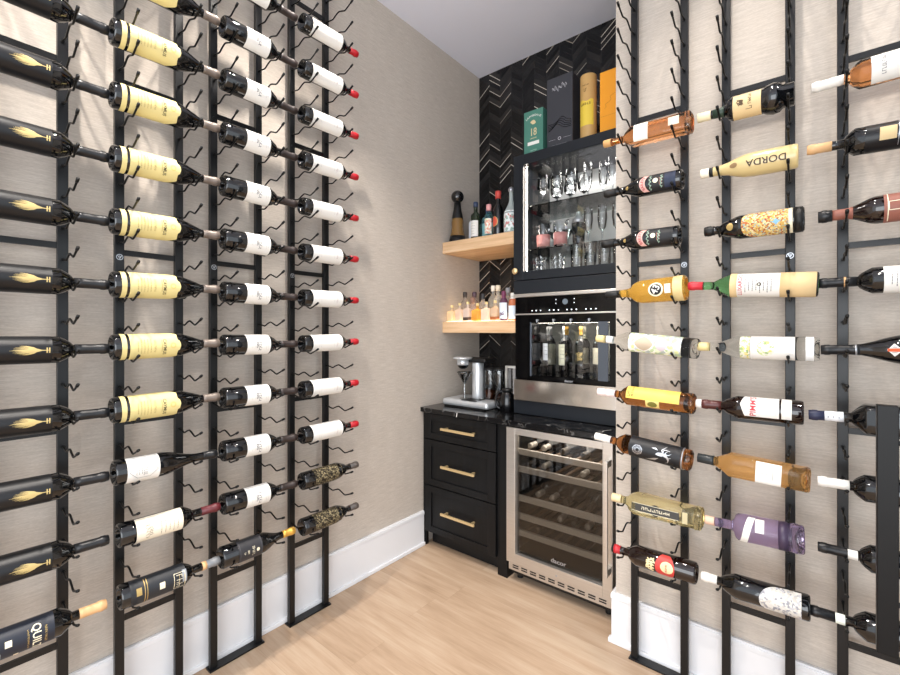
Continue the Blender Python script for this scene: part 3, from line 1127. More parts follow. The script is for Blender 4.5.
def baileys(label, x0, row, ring):
    b = Bottle('cream_liqueur_bottle', label, 'bottle', 'black liqueur bottles with a red badge', P_burgundy(0.286, 0.0370, 0.0140, 0.50, 0.76), M_DKGLASS)
    b.sleeve('cap', 0.238, 0.286, M_BLACK, 'black cap', flare=0.001, cap=True)
    o = b.patch('crescent_badge', 0.122, 0.140, mat('badge_pink', '#d9a9a0', 0.5), 104, label='pink crescent badge with red lettering', top=lambda q: 0.143 - 0.015 * q * q, bot=lambda q: 0.123 - 0.015 * q * q, off=0.0010)
    b.text('lettering', 'BAILEYS', 0.0145, 0.133, mat('badge_red', '#a8383c', 0.5), parent=o, off=0.0018, arc=0.040)
    c = b.patch('label', 0.018, 0.112, mat('black_art_label', '#15161a', 0.5), 120, label='black label with landscape')
    b.strokes('landscape', [squiggle(0.104, 0.06, 3, amp=0.005), squiggle(0.066, 0.05, 9, amp=0.006)], 0.0030, mat('soft_green_print', '#8aa191', 0.6), parent=c)
    b.disc('moon', 0.004, 0.086, 0.009, 0.009, M_CREAM, parent=c, off=0.0015)
    b.strokes('fine_print', text_lines(0.064, 0.072, 2, 0.03, 5), 0.0018, mat('rust_print', '#a5685a', 0.6), parent=c)
    b.disc('neck_medallion', 0, 0.193, 0.014, 0.0055, M_GOLD, label='gold medallion')
    if ring:
        b.patch('label', 0.018, 0.055, mat('navy_panel', '#1d2840', 0.5), 90, off=0.0011)
    lay_right(b, x0, row, 0)


baileys('black liqueur bottle with pink-red crescent badge, directly under the orange-pink bottle', 1.597, 3, True)
baileys('black liqueur bottle with pink-red crescent badge, directly above the golden bottle marked 43', 1.588, 2, False)

pr = punt(0.046) + [(0.06, 0.046), (0.150, 0.044), (0.172, 0.040), (0.186, 0.032), (0.192, 0.024), (0.205, 0.017), (0.225, 0.0145), (0.262, 0.0140), (0.270, 0.0140), (0.270, 0.0005)]
b = Bottle('liqueur_bottle', 'golden liqueur bottle with a round black and white 43 badge', 'bottle', None, pr, G_LIQ43)
b.stopper('cap', 0.238, 0.295, 0.0150, M_BLACK, 'black cap')
o = b.disc('badge', 0, 0.096, 0.027, 0.026, M_CREAM, label='round cream badge')
b.disc('badge_centre', 0, 0.096, 0.0205, 0.020, M_BLACK, off=0.0015, parent=o)
b.text('lettering', '43', 0.034, 0.096, M_WHITE, rot=R(-30), off=0.0020, parent=o)
b.patch('label', 0.046, 0.066, mat('white_tab', '#f0ecdf', 0.6), 42, label='small white label')
b.patch('label', 0.008, 0.040, mat('frosted_base', '#d5bd86', 0.5), 330, label='embossed pale base band')
lay_right(b, 1.610, 1, 0)

M_FLORAL = ornate_mat('green_floral_artwork', ['#dfe6c8', '#b8c9a0', '#eef0e6', '#c9cfd6', '#d8dc9c', '#aab4b0'], 85)
b = Bottle('spirit_bottle', 'clear bottle with pale green floral label, just below the golden bottle marked 43', 'bottle', None, P_bordeaux(0.350, 0.0365, 0.0140, 0.72, 0.84), G_CLEAR)
b.stopper('cork_stopper', 0.336, 0.373, 0.0145, mat('pale_cork', '#dcc98f', 0.6), 'pale stopper')
b.sleeve('neck_collar', 0.305, 0.330, mat('white_collar', '#e6e7e6', 0.5), 'white collar')
lb = b.patch('label', 0.052, 0.236, M_FLORAL, 200, label='floral label')
b.disc('roundel', 0, 0.180, 0.030, 0.034, mat('taupe_roundel', '#b9a892', 0.6), parent=lb, power=1.3)
b.disc('roundel_ring', 0, 0.180, 0.034, 0.040, M_WHITE, parent=lb, power=1.3, inner=0.85)
b.disc('roundel', 0, 0.118, 0.024, 0.022, mat('lilac_grey', '#cbbfc4', 0.6), parent=lb, power=1.4)
lay_right(b, 1.648, 0, 0)

b = Bottle('whisky_bottle', 'brown whisky bottle with a yellow label and pink-white cap', 'bottle', None, P_bordeaux(0.325, 0.0375, 0.0140, 0.72, 0.80), G_WHISKY)
b.sleeve('capsule', 0.283, 0.352 - 0.027, mat('pink_white_foil', '#ecd9d6', 0.5), 'pink-white foil cap', cap=True)
b.stopper('cap', 0.325, 0.354, 0.0150, mat('pink_white_foil', '#ecd9d6', 0.5))
lb = b.patch('label', 0.045, 0.232, mat('yellow_label', '#e6c65c', 0.55), 92, phi=40, label='yellow label')
b.strokes('lettering', ticks(0.222, 0.048, 0.011, 5, 3) + ticks(0.209, 0.044, 0.007, 7, 9), 0.0016, mat('dark_green_ink', '#4c5530', 0.6), phi=40, parent=lb)
lb = b.patch('label', 0.112, 0.160, mat('straw_label', '#e4cd7e', 0.55), 46, phi=-29, label='straw-coloured square label')
b.disc('seal', 0, 0.136, 0.012, 0.017, mat('olive_seal', '#77702f', 0.6), parent=lb, phi=-29)
b.sleeve('thick_base', 0.004, 0.014, M_RIM, 'clear glass base')
lay_right(b, 1.636, -1, 0)

b = Bottle('rum_bottle', 'dark brown bottle with silver artwork on black and a white capsule', 'bottle', None, P_bordeaux(0.330, 0.0385, 0.0140, 0.72, 0.81), G_WHISKY)
b.sleeve('capsule', 0.292, 0.330, M_WHITE, 'white capsule', cap=True)
b.stopper('cap', 0.330, 0.357, 0.0150, M_WHITE)
lb = b.patch('label', 0.031, 0.212, mat('black_art_label', '#15161a', 0.5), 230, label='black label with silver artwork')
st = []
for k in range(7):                                   # swirling ring of rigging
    a0 = 2 * PI * k / 7
    st.append([((0.006 + 0.013 * t_) * math.cos(a0 + 2.4 * t_), 0.180 + (0.006 + 0.013 * t_) * math.sin(a0 + 2.4 * t_), 0.0022 * (1 - 0.6 * t_)) for t_ in [q / 10 for q in range(11)]])
st.append([(0.017 * math.cos(a), 0.180 + 0.017 * math.sin(a), 0.0016) for a in [2 * PI * q / 26 for q in range(27)]])
st.append([(0.004, 0.086, 0.006), (0.004, 0.094, 0.013), (0.003, 0.106, 0.011), (0.001, 0.114, 0.003)])   # mantle
for k in range(8):                                   # arms
    sg = -1 if k % 2 else 1
    f = 0.25 + 0.25 * (k // 2)
    st.append([(0.004 + sg * f * 0.034 * t_ + 0.003 * math.sin(7 * t_ + k), 0.086 - 0.024 * t_ * (1.25 - f) + 0.012 * f * math.sin(3.2 * t_ * sg), 0.0036 * (1 - t_) + 0.0008) for t_ in [q / 9 for q in range(10)]])
st.append([(-0.012, 0.104, 0.001), (-0.020, 0.118, 0.009), (-0.026, 0.138, 0.004), (-0.028, 0.150, 0.001)])
st.append([(0.016, 0.108, 0.001), (0.021, 0.118, 0.007), (0.020, 0.130, 0.001)])
b.strokes('artwork', st, 0.0024, M_SILVER, parent=lb, label='silver octopus-like drawing')
b.sleeve('base_ring', 0.026, 0.030, M_SILVER, 'silver ring')
b.sleeve('thick_base', 0.004, 0.024, M_RIM, 'clear glass base')
lay_right(b, 1.626, -2, 0)

pr = punt(0.035) + [(0.10, 0.0365), (0.205, 0.0385), (0.232, 0.037), (0.248, 0.030), (0.258, 0.020), (0.268, 0.0150), (0.285, 0.0145), (0.292, 0.0145), (0.292, 0.0005)]
b = Bottle('spirit_bottle', 'straw-coloured square bottle with black patterned strip label', 'bottle', None, pr, G_STRAW, sq=6)
b.stopper('wood_stopper', 0.284, 0.321, 0.0165, mat('pale_wood', '#d8c39a', 0.6), 'pale wooden stopper')
lb = b.patch('label', 0.070, 0.235, mat('aged_black_label', '#3a3a38', 0.6), 44, label='black patterned strip')
b.strokes('lettering', [[(q, p) for p, q in l] for l in [[(x + 0.150, y) for x, y in l2] for l2 in ticks(0.0, 0.100, 0.010, 8, 11)]], 0.0018, M_CREAM, parent=lb, off=0.0016)
b.disc('oval_badge', 0, 0.150, 0.020, 0.020, mat('black_badge', '#262626', 0.6), label='black badge', off=0.0004)
b.strokes('label_border', [[(-0.014, 0.072), (-0.014, 0.233)], [(0.014, 0.072), (0.014, 0.233)]], 0.0012, M_CREAM, parent=lb)
b.patch('label', 0.043, 0.060, mat('grey_cream_tab', '#b9ae8a', 0.6), 60, label='small banded label')
b.sleeve('thick_base', 0.003, 0.022, M_RIM, 'thick clear glass base', flare=0.001)
lay_right(b, 1.661, -3, 0)

b = Bottle('spirit_bottle', 'dark bottle with red and cream label and red cap, lowest bottle beside the cooler', 'bottle', None, P_bordeaux(0.300, 0.0385, 0.0150, 0.68, 0.79), M_BRGLASS)
b.sleeve('cap', 0.268, 0.292, mat('cap_red', '#b5252e', 0.4), 'red cap band', flare=0.0006)
b.sleeve('cap_top', 0.292, 0.300, M_BLACK, cap=True)
lb = b.patch('label', 0.068, 0.128, mat('label_red', '#c23a34', 0.5), 150, label='red label', top=lambda s: 0.132 - 0.02 * s * s, bot=lambda s: 0.066 + 0.02 * s * s)
b.disc('cream_medallion', 0.004, 0.092, 0.021, 0.022, mat('cream_print', '#e2cfa0', 0.6), parent=lb)
b.strokes('eagle', [squiggle(0.150, 0.045, 6, amp=0.011), squiggle(0.142, 0.052, 9, amp=0.010), squiggle(0.158, 0.030, 2, amp=0.007)], 0.0042, mat('cream_print', '#e2cfa0', 0.6), label='cream spread-wing emblem')
b.strokes('lettering', ticks(0.094, 0.030, 0.006, 7, 2), 0.0010, mat('label_red', '#c23a34', 0.5), parent=lb, off=0.0018)
lay_right(b, 1.642, -4, 0)

# middle rack, top to bottom
pr = punt(0.036)[:4] + [(0.0, 0.033), (0.002, 0.036), (0.030, 0.036), (0.038, 0.045), (0.055, 0.049), (0.072, 0.045), (0.082, 0.039), (0.165, 0.0385), (0.178, 0.034), (0.184, 0.021), (0.205, 0.0150), (0.24, 0.0145), (0.262, 0.0145), (0.262, 0.0005)]
b = Bottle('brandy_bottle', 'dark knobbly bottle with tan label and ivory cap, top bottle of the middle rack', 'bottle', None, pr, M_DKGLASS)
b.sleeve('neck_band', 0.192, 0.226, mat('dark_green_foil', '#2f4034', 0.35), 'dark green neck band')
b.stopper('cap', 0.232, 0.274, 0.0160, mat('ivory_cap', '#e6d9b4', 0.5), 'ivory cap')
lb = b.patch('label', 0.086, 0.164, mat('tan_paper', '#d9bd8c', 0.6), 190, label='tan label')
b.strokes('lettering', ticks(0.119, 0.016, 0.017, 1, 1, u0=-0.026) + ticks(0.117, 0.046, 0.009, 6, 5, u0=0.010), 0.0018, mat('sepia_ink', '#4e3a22', 0.6), parent=lb)
b.strokes('drawing', [squiggle(0.144, 0.026, 4, amp=0.010), squiggle(0.140, 0.02, 8, amp=0.008)], 0.0028, mat('sepia_ink', '#4e3a22', 0.6), parent=lb, label='sepia figure drawing')
lay_right(b, 1.918, 4, 1)

pr = punt(0.0385) + [(0.06, 0.0395), (0.115, 0.0395), (0.145, 0.0365), (0.17, 0.029), (0.19, 0.0215), (0.21, 0.0175), (0.24, 0.0155), (0.262, 0.0150), (0.262, 0.0005)]
b = Bottle('liqueur_bottle', 'cream-coloured opaque bottle with dark lettering along its side', 'bottle', None, pr, mat('cream_lacquer', '#cdb781', 0.3, coat=0.4), body='bottle_body')
b.text('lettering', 'DORDA', 0.030, 0.082, mat('espresso_ink', '#3a2a1c', 0.5), rot=R(90), u=-0.004)
b.disc('seal', 0.0, 0.172, 0.012, 0.011, mat('bronze_seal', '#8a6f4c', 0.5), label='round bronze seal')
b.sleeve('neck_band', 0.234, 0.246, M_BLACK, 'black neck band')
b.stopper('cap', 0.244, 0.273, 0.0160, mat('ivory_foil', '#ede5d0', 0.5), 'ivory cap')
lay_right(b, 1.927, 3, 1)

M_PAINT = ornate_mat('bright_painted_artwork', ['#c9a052', '#b0683a', '#d6bd7c', '#8fa49c', '#c2a257', '#9c5238', '#d8cda0'], 230)
b = Bottle('liqueur_bottle', 'dark bottle with oval orange-gold painted label, between cream bottle and red-necked green bottle', 'bottle', None, P_bordeaux(0.276, 0.0395, 0.0145, 0.62, 0.83), M_DKGLASS)
b.sleeve('cap', 0.246, 0.276, M_BLACK, 'black cap', flare=0.0012, cap=True)
b.patch('label', 0.040, 0.160, M_PAINT, 170, label='colourful painted label', top=lambda s: 0.165 - 0.035 * s ** 4 - 0.01 * s * s)
b.patch('label_strip', 0.030, 0.040, M_CREAM, 170, label='cream strip')
b.disc('star', -0.004, 0.072, 0.012, 0.012, mat('blue_yellow_print', '#7fb0d0', 0.6), off=0.0014, label='pale blue star print', power=0.7)
b.disc('neck_badge', 0, 0.198, 0.016, 0.010, M_GOLD, label='gold neck badge')
b.sleeve('thick_base', 0.004, 0.026, M_BLACK, 'black foot band', flare=0.0008)
lay_right(b, 1.943, 2, 1)

b = Bottle('maraschino_bottle', 'green bottle in straw wrap with white label and red neck', 'bottle', None, P_cone(0.362, 0.0385, 0.0140, 0.64, 0.78), G_GREEN)
b.sleeve('capsule', 0.316, 0.362, mat('neck_red', '#c8303a', 0.4), 'red neck foil', cap=True)
b.sleeve('straw_wrap', 0.006, 0.096, mat('straw_weave', '#d9bc8c', 0.7), 'pale straw weave', flare=0.001)
b.sleeve('straw_wrap', 0.212, 0.232, mat('straw_weave', '#d9bc8c', 0.7), 'pale straw weave', flare=0.001)
lb = b.patch('label', 0.096, 0.212, M_WHITE, 340, label='white printed label')
b.text('lettering', 'LUXARDO', 0.0165, 0.202, mat('rose_red_ink', '#b8343f', 0.6), parent=lb)
b.strokes('fine_print', text_lines(0.118, 0.188, 8, 0.062, 41), 0.0020, M_INKG, parent=lb)
b.disc('crest', 0, 0.150, 0.006, 0.006, M_INK, parent=lb, inner=0.5)
b.sleeve('base_ring', 0.002, 0.006, M_BLACK)
lay_right(b, 1.977, 1, 1)

M_HERB = ornate_mat('herb_artwork', ['#e4e0d0', '#c3cf94', '#dcd9c6', '#e0cd78', '#93aa74', '#d9d6c4'], 150)
b = Bottle('spirit_bottle', 'clear bottle with white label and green wreath, middle rack', 'bottle', None, P_cone(0.312, 0.0375, 0.0140, 0.68, 0.86), G_CLEAR)
b.stopper('cork_stopper', 0.298, 0.334, 0.0150, mat('pale_cork', '#dcc98f', 0.6), 'pale cork stopper')
lb = b.patch('label', 0.060, 0.176, M_WHITE, 190, label='white label')
b.disc('wreath', 0, 0.135, 0.026, 0.024, M_HERB, parent=lb, inner=0.45, label='green and yellow wreath')
b.patch('label', 0.178, 0.205, M_HERB, 150, label='herb patterned neck label')
b.patch('label', 0.014, 0.034, mat('frost_band', '#e9ecec', 0.5), 180, label='frosted white band')
lay_right(b, 1.979, 0, 1)

b = Bottle('liqueur_bottle', 'dark brown bottle with white label and red upright lettering', 'bottle', None, P_bordeaux(0.285, 0.0385, 0.0150, 0.61, 0.76), M_BRGLASS)
b.sleeve('neck_foil', 0.224, 0.285, mat('maroon_foil', '#4a1e1c', 0.3, spec=0.6), 'maroon neck')
b.stopper('cap', 0.280, 0.302, 0.0155, M_WHITE, 'white cap')
lb = b.patch('label', 0.062, 0.176, M_WHITE, 120, phi=26, label='white label', top=lambda s: 0.166 - 0.012 * abs(s))
b.text('lettering', "PIMM'S", 0.024, 0.130, mat('rose_red_ink', '#b8343f', 0.6), phi=22, parent=lb)
b.patch('label_strip', 0.030, 0.056, M_WHITE, 120, phi=26, label='white strip')
b.strokes('fine_print', text_lines(0.070, 0.108, 4, 0.045, 15), 0.0012, mat('pale_grey_ink', '#b5b3b0', 0.6), parent=lb, phi=16)
lay_right(b, 1.941, -1, 1)

pr = punt(0.036) + [(0.10, 0.037), (0.200, 0.038), (0.214, 0.0375), (0.236, 0.026), (0.256, 0.0165), (0.272, 0.0145), (0.312, 0.0140), (0.312, 0.0005)]
b = Bottle('spirit_bottle', 'faceted amber bottle with plain white label and black cap', 'bottle', None, pr, G_AMBER, sq=5)
b.sleeve('cap', 0.262, 0.312, mat('dark_slate_foil', '#24292b', 0.35), 'black cap', cap=True, flare=0.001)
lb = b.patch('label', 0.072, 0.140, M_WHITE, 100, label='white label')
b.strokes('fine_print', [[(-0.016, 0.094), (0.016, 0.094)], [(0, 0.106), (0, 0.128)]], 0.0010, M_INKG, parent=lb)
b.sleeve('thick_base', 0.003, 0.012, M_RIM, 'clear glass base')
lay_right(b, 1.957, -2, 1)

pr = punt(0.044) + [(0.10, 0.0445), (0.162, 0.0445), (0.176, 0.043), (0.184, 0.036), (0.188, 0.022), (0.196, 0.0155), (0.250, 0.0145), (0.256, 0.0145), (0.256, 0.0005)]
b = Bottle('gin_bottle', 'violet bottle with slanted white paper strips and cork stopper', 'bottle', None, pr, G_VIOLET)
b.stopper('cork_stopper', 0.246, 0.276, 0.0150, mat('pink_cork', '#dcb7a0', 0.6), 'pale cork stopper')
b.patch('label', 0.138, 0.160, M_WHITE, 150, phi=0, label='slanted white strip', top=lambda s: 0.160 - 0.014 * s, bot=lambda s: 0.140 - 0.014 * s)
b.patch('label', 0.102, 0.126, M_WHITE, 60, phi=40, label='short white strip')
b.sleeve('dark_band', 0.040, 0.066, mat('plum_band', '#3d3148', 0.4), 'dark plum band')
b.sleeve('thick_base', 0.003, 0.030, M_RIM, 'clear glass base', flare=0.0008)
lay_right(b, 1.943, -3, 1)

M_ARTGREY = ornate_mat('grey_artwork', ['#cfccc6', '#b4b4b8', '#d6d2ca', '#8e8e94', '#c0bab2', '#cfccc6'], 170)
b = Bottle('wine_bottle', 'dark bottle with rounded silver-grey artwork label, lowest bottle of the middle rack', 'bottle', None, P_bordeaux(0.300, 0.0395, 0.0145, 0.66, 0.80), M_DKGLASS)
b.sleeve('capsule', 0.252, 0.300, mat('white_foil', '#e6e3dc', 0.5), 'white capsule', cap=True)
b.patch('label', 0.022, 0.128, M_ARTGREY, 170, label='silver-grey artwork label', top=lambda s: 0.060 + 0.070 * math.sqrt(max(0, 1 - s * s)))
lay_right(b, 1.957, -4, 1)

# far right rack: only the neck ends are inside the photo
b = Bottle('rose_bottle', 'orange-pink bottle with white label and white capsule, upper right photo corner', 'bottle', None, P_bordeaux(0.322, 0.0400, 0.0140, 0.66, 0.735), G_ROSE)
b.sleeve('capsule', 0.248, 0.322, M_WHITE, 'white capsule', cap=True)
lb = b.patch('label', 0.060, 0.190, M_WHITE, 160, label='white label')
b.strokes('lettering', ticks(0.164, 0.060, 0.009, 9, 4), 0.0013, M_INKG, parent=lb)
lay_right(b, 1.960 + 0.322, 4, 2)

b = Bottle('wine_bottle', 'dark square-shouldered bottle with gold patch and tan capsule, far right rack', 'bottle', None, P_bordeaux(0.320, 0.0390, 0.0140, 0.66, 0.735), M_DKGLASS)
b.sleeve('capsule', 0.262, 0.320, mat('tan_foil', '#d3a878', 0.5), 'tan capsule', cap=True)
lb = b.patch('label', 0.04, 0.190, M_SATINBLK, 190, label='black label')
b.patch('label_patch', 0.125, 0.160, mat('gold_patch', '#c9b184', 0.6), 56, off=0.0012, parent=lb, label='gold square patch')
b.strokes('lettering', ticks(0.108, 0.046, 0.012, 4, 9), 0.0026, M_WHITE, parent=lb)
b.strokes('label_border', [[(-0.04, 0.121), (0.04, 0.121)]], 0.0012, M_SILVER, parent=lb)
lay_right(b, 1.949 + 0.320, 3, 2)

b = Bottle('spirit_bottle', 'dark bulb-shouldered bottle with copper label and black stopper, far right rack', 'bottle', None, P_burgundy(0.300, 0.0400, 0.0150, 0.56, 0.80), M_BRGLASS)
b.sleeve('cap', 0.268, 0.300, M_FOILBLK, 'black stopper', flare=0.002, cap=True)
b.sleeve('neck_label', 0.222, 0.268, mat('copper_paper', '#8c5648', 0.5), 'copper neck label')
lb = b.patch('label', 0.030, 0.158, mat('copper_paper', '#8c5648', 0.5), 180, label='copper label')
b.strokes('label_border', [[(-0.05, 0.150), (0.05, 0.150)], [(-0.012, 0.120), (-0.012, 0.148), (0.012, 0.148), (0.012, 0.120)]], 0.0020, M_CREAM, parent=lb)
lay_right(b, 1.976 + 0.300, 2, 2)

b = Bottle('wine_bottle', 'dark wine bottle with white label and black capsule, just under the copper-labelled bottle', 'bottle', None, P_bordeaux(0.318, 0.0385, 0.0140, 0.62, 0.72), M_DKGLASS)
b.sleeve('capsule', 0.232, 0.318, M_FOILBLK, 'black capsule', cap=True)
b.sleeve('capsule_band', 0.255, 0.260, mat('tan_foil', '#d3a878', 0.5), 'tan ring', off=0.0014)
lb = b.patch('label', 0.050, 0.176, M_WHITE, 180, label='white label')
b.strokes('fine_print', text_lines(0.13, 0.16, 4, 0.05, 17), 0.0016, M_INKG, parent=lb)
lay_right(b, 1.976 + 0.318, 1, 2)

b = Bottle('sparkling_wine_bottle', 'slope-shouldered black bottle with a white and orange diamond badge', 'bottle', None, P_burgundy(0.325, 0.0430, 0.0140, 0.42, 0.80), M_DKGLASS)
b.sleeve('capsule', 0.238, 0.325, M_FOILBLK, 'black capsule', cap=True)
b.sleeve('capsule_band', 0.244, 0.248, M_SILVER, 'silver ring', off=0.0014)
o = b.disc('diamond_badge', 0, 0.168, 0.021, 0.015, M_WHITE, power=1.0, label='white diamond badge', n=32)
b.patch('orange_band', 0.154, 0.182, mat('orange_print', '#c9582e', 0.5), 14, parent=o, off=0.0016, label='orange lettered band')
b.strokes('fine_print', [[(-0.008, 0.163), (-0.008, 0.173)], [(0.008, 0.163), (0.008, 0.173)], [(0.0105, 0.166), (0.0105, 0.171)]], 0.0012, M_INKG, parent=o, off=0.0016)
lay_right(b, 1.982 + 0.325, 0, 2)

b = Bottle('spirit_bottle', 'dark angular bottle with navy and white neck band, level with the door handle top', 'bottle', None, P_cone(0.325, 0.0430, 0.0145, 0.60, 0.70), M_DKGLASS, sq=5)
b.sleeve('capsule', 0.288, 0.325, mat('navy_foil', '#262a44', 0.45), 'navy capsule', cap=True)
b.sleeve('neck_label', 0.244, 0.288, mat('pale_blue_paper', '#e3e7ec', 0.5), 'white neck label')
b.strokes('fine_print', text_lines(0.255, 0.28, 3, 0.02, 3), 0.0018, mat('navy_foil', '#262a44', 0.45), off=0.0016)
lay_right(b, 1.953 + 0.325, -1, 2)

b = Bottle('wine_bottle', 'dark wine bottle with plain white capsule, behind the door handle', 'bottle', None, P_bordeaux(0.312, 0.0390, 0.0140, 0.66, 0.745), M_DKGLASS)
b.sleeve('capsule', 0.240, 0.312, M_WHITE, 'white capsule', cap=True)
lay_right(b, 1.975 + 0.312, -2, 2)

b = Bottle('wine_bottle', 'dark wine bottle with black capsule and white neck patch, second lowest at right edge', 'bottle', None, P_bordeaux(0.312, 0.0390, 0.0140, 0.62, 0.70), M_DKGLASS)
b.sleeve('capsule', 0.245, 0.312, M_FOILBLK, 'black capsule', cap=True)
b.patch('neck_label', 0.222, 0.244, M_WHITE, 150, label='white neck patch', off=0.0012)
lay_right(b, 1.975 + 0.312, -3, 2)

b = Bottle('wine_bottle', 'dark wine bottle with long black neck and small white band, lowest at right edge', 'bottle', None, P_bordeaux(0.322, 0.0410, 0.0145, 0.60, 0.69), M_DKGLASS)
b.sleeve('capsule', 0.262, 0.322, M_FOILBLK, 'black capsule', cap=True)
b.patch('neck_label', 0.240, 0.262, mat('pale_green_tab', '#dfe6dc', 0.6), 170, label='small white band', off=0.0012)
lay_right(b, 1.955 + 0.322, -4, 2)


# ------------------------------------------------------------------ base cabinet, counter, cooler
CF = 2.11           # cabinet face
t = thing('drawer_cabinet', 'black three-drawer base cabinet with brass pulls', 'cabinet', (0.3, 2.4, 0))
L = Matrix.Translation((-0.3, -2.4, 0))


def pb(mb):
    """world coordinates -> coordinates of the current thing t"""
    ox, oy, oz = t.location
    mb.v = [(x - ox, y - oy, z - oz) for x, y, z in mb.v]
    return mb


CT = 0.866
mb = MB()
mb.box((0.027, CF, 0.098), (0.045, BY - 0.004, CT)).box((0.545, CF, 0.098), (0.577, BY - 0.004, CT))
mb.box((0.045, BY - 0.02, 0.098), (0.545, BY - 0.004, CT)).box((0.045, CF, 0.098), (0.545, BY - 0.02, 0.115)).box((0.045, CF, 0.85), (0.545, BY - 0.02, CT))
mb.box((0.001, CF - 0.001, 0.0), (0.027, CF + 0.02, CT))
pb(mb).obj('carcass', M_CAB, t)
pb(MB().box((0.027, CF + 0.06, 0), (0.577, CF + 0.075, 0.098))).obj('toe_kick', M_BLACK, t)
pb(MB().box((0.579, CF - 0.004, 0), (0.642, BY - 0.004, CT), 0.001)).obj('end_panel', M_CAB, t)
for z0, z1, hz in ((0.700, 0.862, 0.782), (0.405, 0.694, 0.547), (0.102, 0.399, 0.255)):
    x0, x1, rail = 0.030, 0.575, 0.055
    mb = MB().box((x0, CF - 0.013, z0), (x1, CF - 0.001, z1))
    for lo, hi in (((x0, z0), (x0 + rail, z1)), ((x1 - rail, z0), (x1, z1)), ((x0 + rail, z0), (x1 - rail, z0 + rail * 0.75)), ((x0 + rail, z1 - rail * 0.75), (x1 - rail, z1))):
        mb.box((lo[0], CF - 0.021, lo[1]), (hi[0], CF - 0.013, hi[1]), 0.0012)
    d = pb(mb).obj('drawer', M_CAB, t)
    mb = MB().box((0.189, CF - 0.056, hz - 0.0075), (0.446, CF - 0.044, hz + 0.0075), 0.002)
    for x in (0.215, 0.420):
        mb.box((x - 0.006, CF - 0.046, hz - 0.006), (x + 0.006, CF - 0.012, hz + 0.006), 0.001)
    pb(mb).obj('bar_handle', M_BRASS, d, 'brushed brass bar handle')

ct = MB().box((0.001, 2.078, CT + 0.001), (AX - 0.001, BY - 0.001, 0.896), 0.002).obj('countertop', M_STONE)
tag(ct, 'black stone countertop with white veins above the drawers and cooler', 'countertop')
mb = MB()
for pts in ([(0.305, 2.0775), (0.315, 2.10), (0.375, 2.14), (0.42, 2.17)], [(1.172, 2.0775), (1.155, 2.10), (1.172, 2.125), (1.168, 2.16), (1.19, 2.20)]):
    for (xa, ya), (xb, yb) in zip(pts, pts[1:]):
        nx, ny = -(yb - ya), (xb - xa)
        l = math.hypot(nx, ny)
        nx, ny = nx / l * 0.0022, ny / l * 0.0022
        mb.add([(xa - nx, ya - ny, 0.8964), (xb - nx, yb - ny, 0.8964), (xb + nx, yb + ny, 0.8964), (xa + nx, ya + ny, 0.8964)], [(0, 1, 2, 3)])
for xa, dx in ((0.305, -0.004), (1.172, 0.022)):
    zs = [0.894, 0.884, 0.874, 0.868]
    for i in range(3):
        x0, x1 = xa + dx * i / 3, xa + dx * (i + 1) / 3
        mb.add([(x0 - 0.0025, 2.0775, zs[i]), (x1 - 0.0025, 2.0775, zs[i + 1]), (x1 + 0.0025, 2.0775, zs[i + 1]), (x0 + 0.0025, 2.0775, zs[i])], [(0, 1, 2, 3)])
mb.obj('vein', mat('white_vein', '#d8d6d2', 0.15), ct, 'white vein')

t = thing('wine_cooler', 'stainless steel under-counter wine cooler with glass door', 'wine cooler', (0.95, 2.4, 0))
X0, X1, DF = 0.650, 1.236, 2.085
mb = MB()
mb.box((0.652, 2.135, 0.03), (0.672, 2.70, 0.860)).box((1.214, 2.135, 0.03), (1.234, 2.70, 0.860))
mb.box((0.672, 2.68, 0.03), (1.214, 2.70, 0.860)).box((0.672, 2.135, 0.03), (1.214, 2.68, 0.150)).box((0.672, 2.135, 0.845), (1.214, 2.68, 0.860))
for x in (0.69, 1.19):
    for y in (2.17, 2.66):
        mb.cyl((x, y, 0), (x, y, 0.03), 0.018, 12)
pb(mb).obj('housing', mat('dark_liner', '#141414', 0.4), t)
mb = MB()
mb.box((X0, DF, 0.112), (0.706, 2.130, 0.858), 0.002).box((1.188, DF, 0.112), (X1, 2.130, 0.858), 0.002)
mb.box((0.706, DF + 0.0004, 0.822), (1.188, 2.130, 0.858), 0.001).box((0.706, DF + 0.0004, 0.112), (1.188, 2.130, 0.166), 0.001)
fr = pb(mb).obj('door_frame', M_STEEL, t)
pb(MB().box((0.704, 2.108, 0.160), (1.190, 2.116, 0.826))).obj('glass_pane', thin_glass('smoked_pane', '#d2cfcb', 0.01), fr)
mb = MB()
flat_text(mb, 'dacor', 0.032, 0.95, 0.192, 2.1072, sx=1.15)
pb(mb).obj('lettering', M_SILVER, fr)
mb = MB().cyl((0.95, DF - 0.001, 0.132), (0.95, DF + 0.002, 0.132), 0.005, 12)
pb(mb).obj('lock', M_SILVER, fr)
mb = MB().box((1.213, DF - 0.062, 0.245), (1.233, DF - 0.046, 0.785), 0.003)
for z in (0.262, 0.768):
    mb.box((1.213, DF - 0.050, z - 0.016), (1.233, DF + 0.001, z + 0.016), 0.002)
pb(mb).obj('door_handle', M_STEEL, t, 'vertical steel bar handle')
mb = MB().box((X0 + 0.012, DF + 0.006, 0.070), (X1 - 0.004, 2.134, 0.110), 0.001)
gr = pb(mb).obj('vent_grille', M_STEEL, t, 'steel grille with slots')
mb = MB()
for k in range(10):
    xa = X0 + 0.038 + k * 0.0535
    for z in (0.084, 0.096):
        mb.box((xa, DF + 0.0045, z), (xa + 0.036, DF + 0.010, z + 0.006))
pb(mb).obj('vent_slots', M_BLACK, gr)
SHELF_Z = (0.7165, 0.619, 0.457, 0.356, 0.264)
M_SLAT = mat('dark_beech_slat', '#6a5440', 0.5)
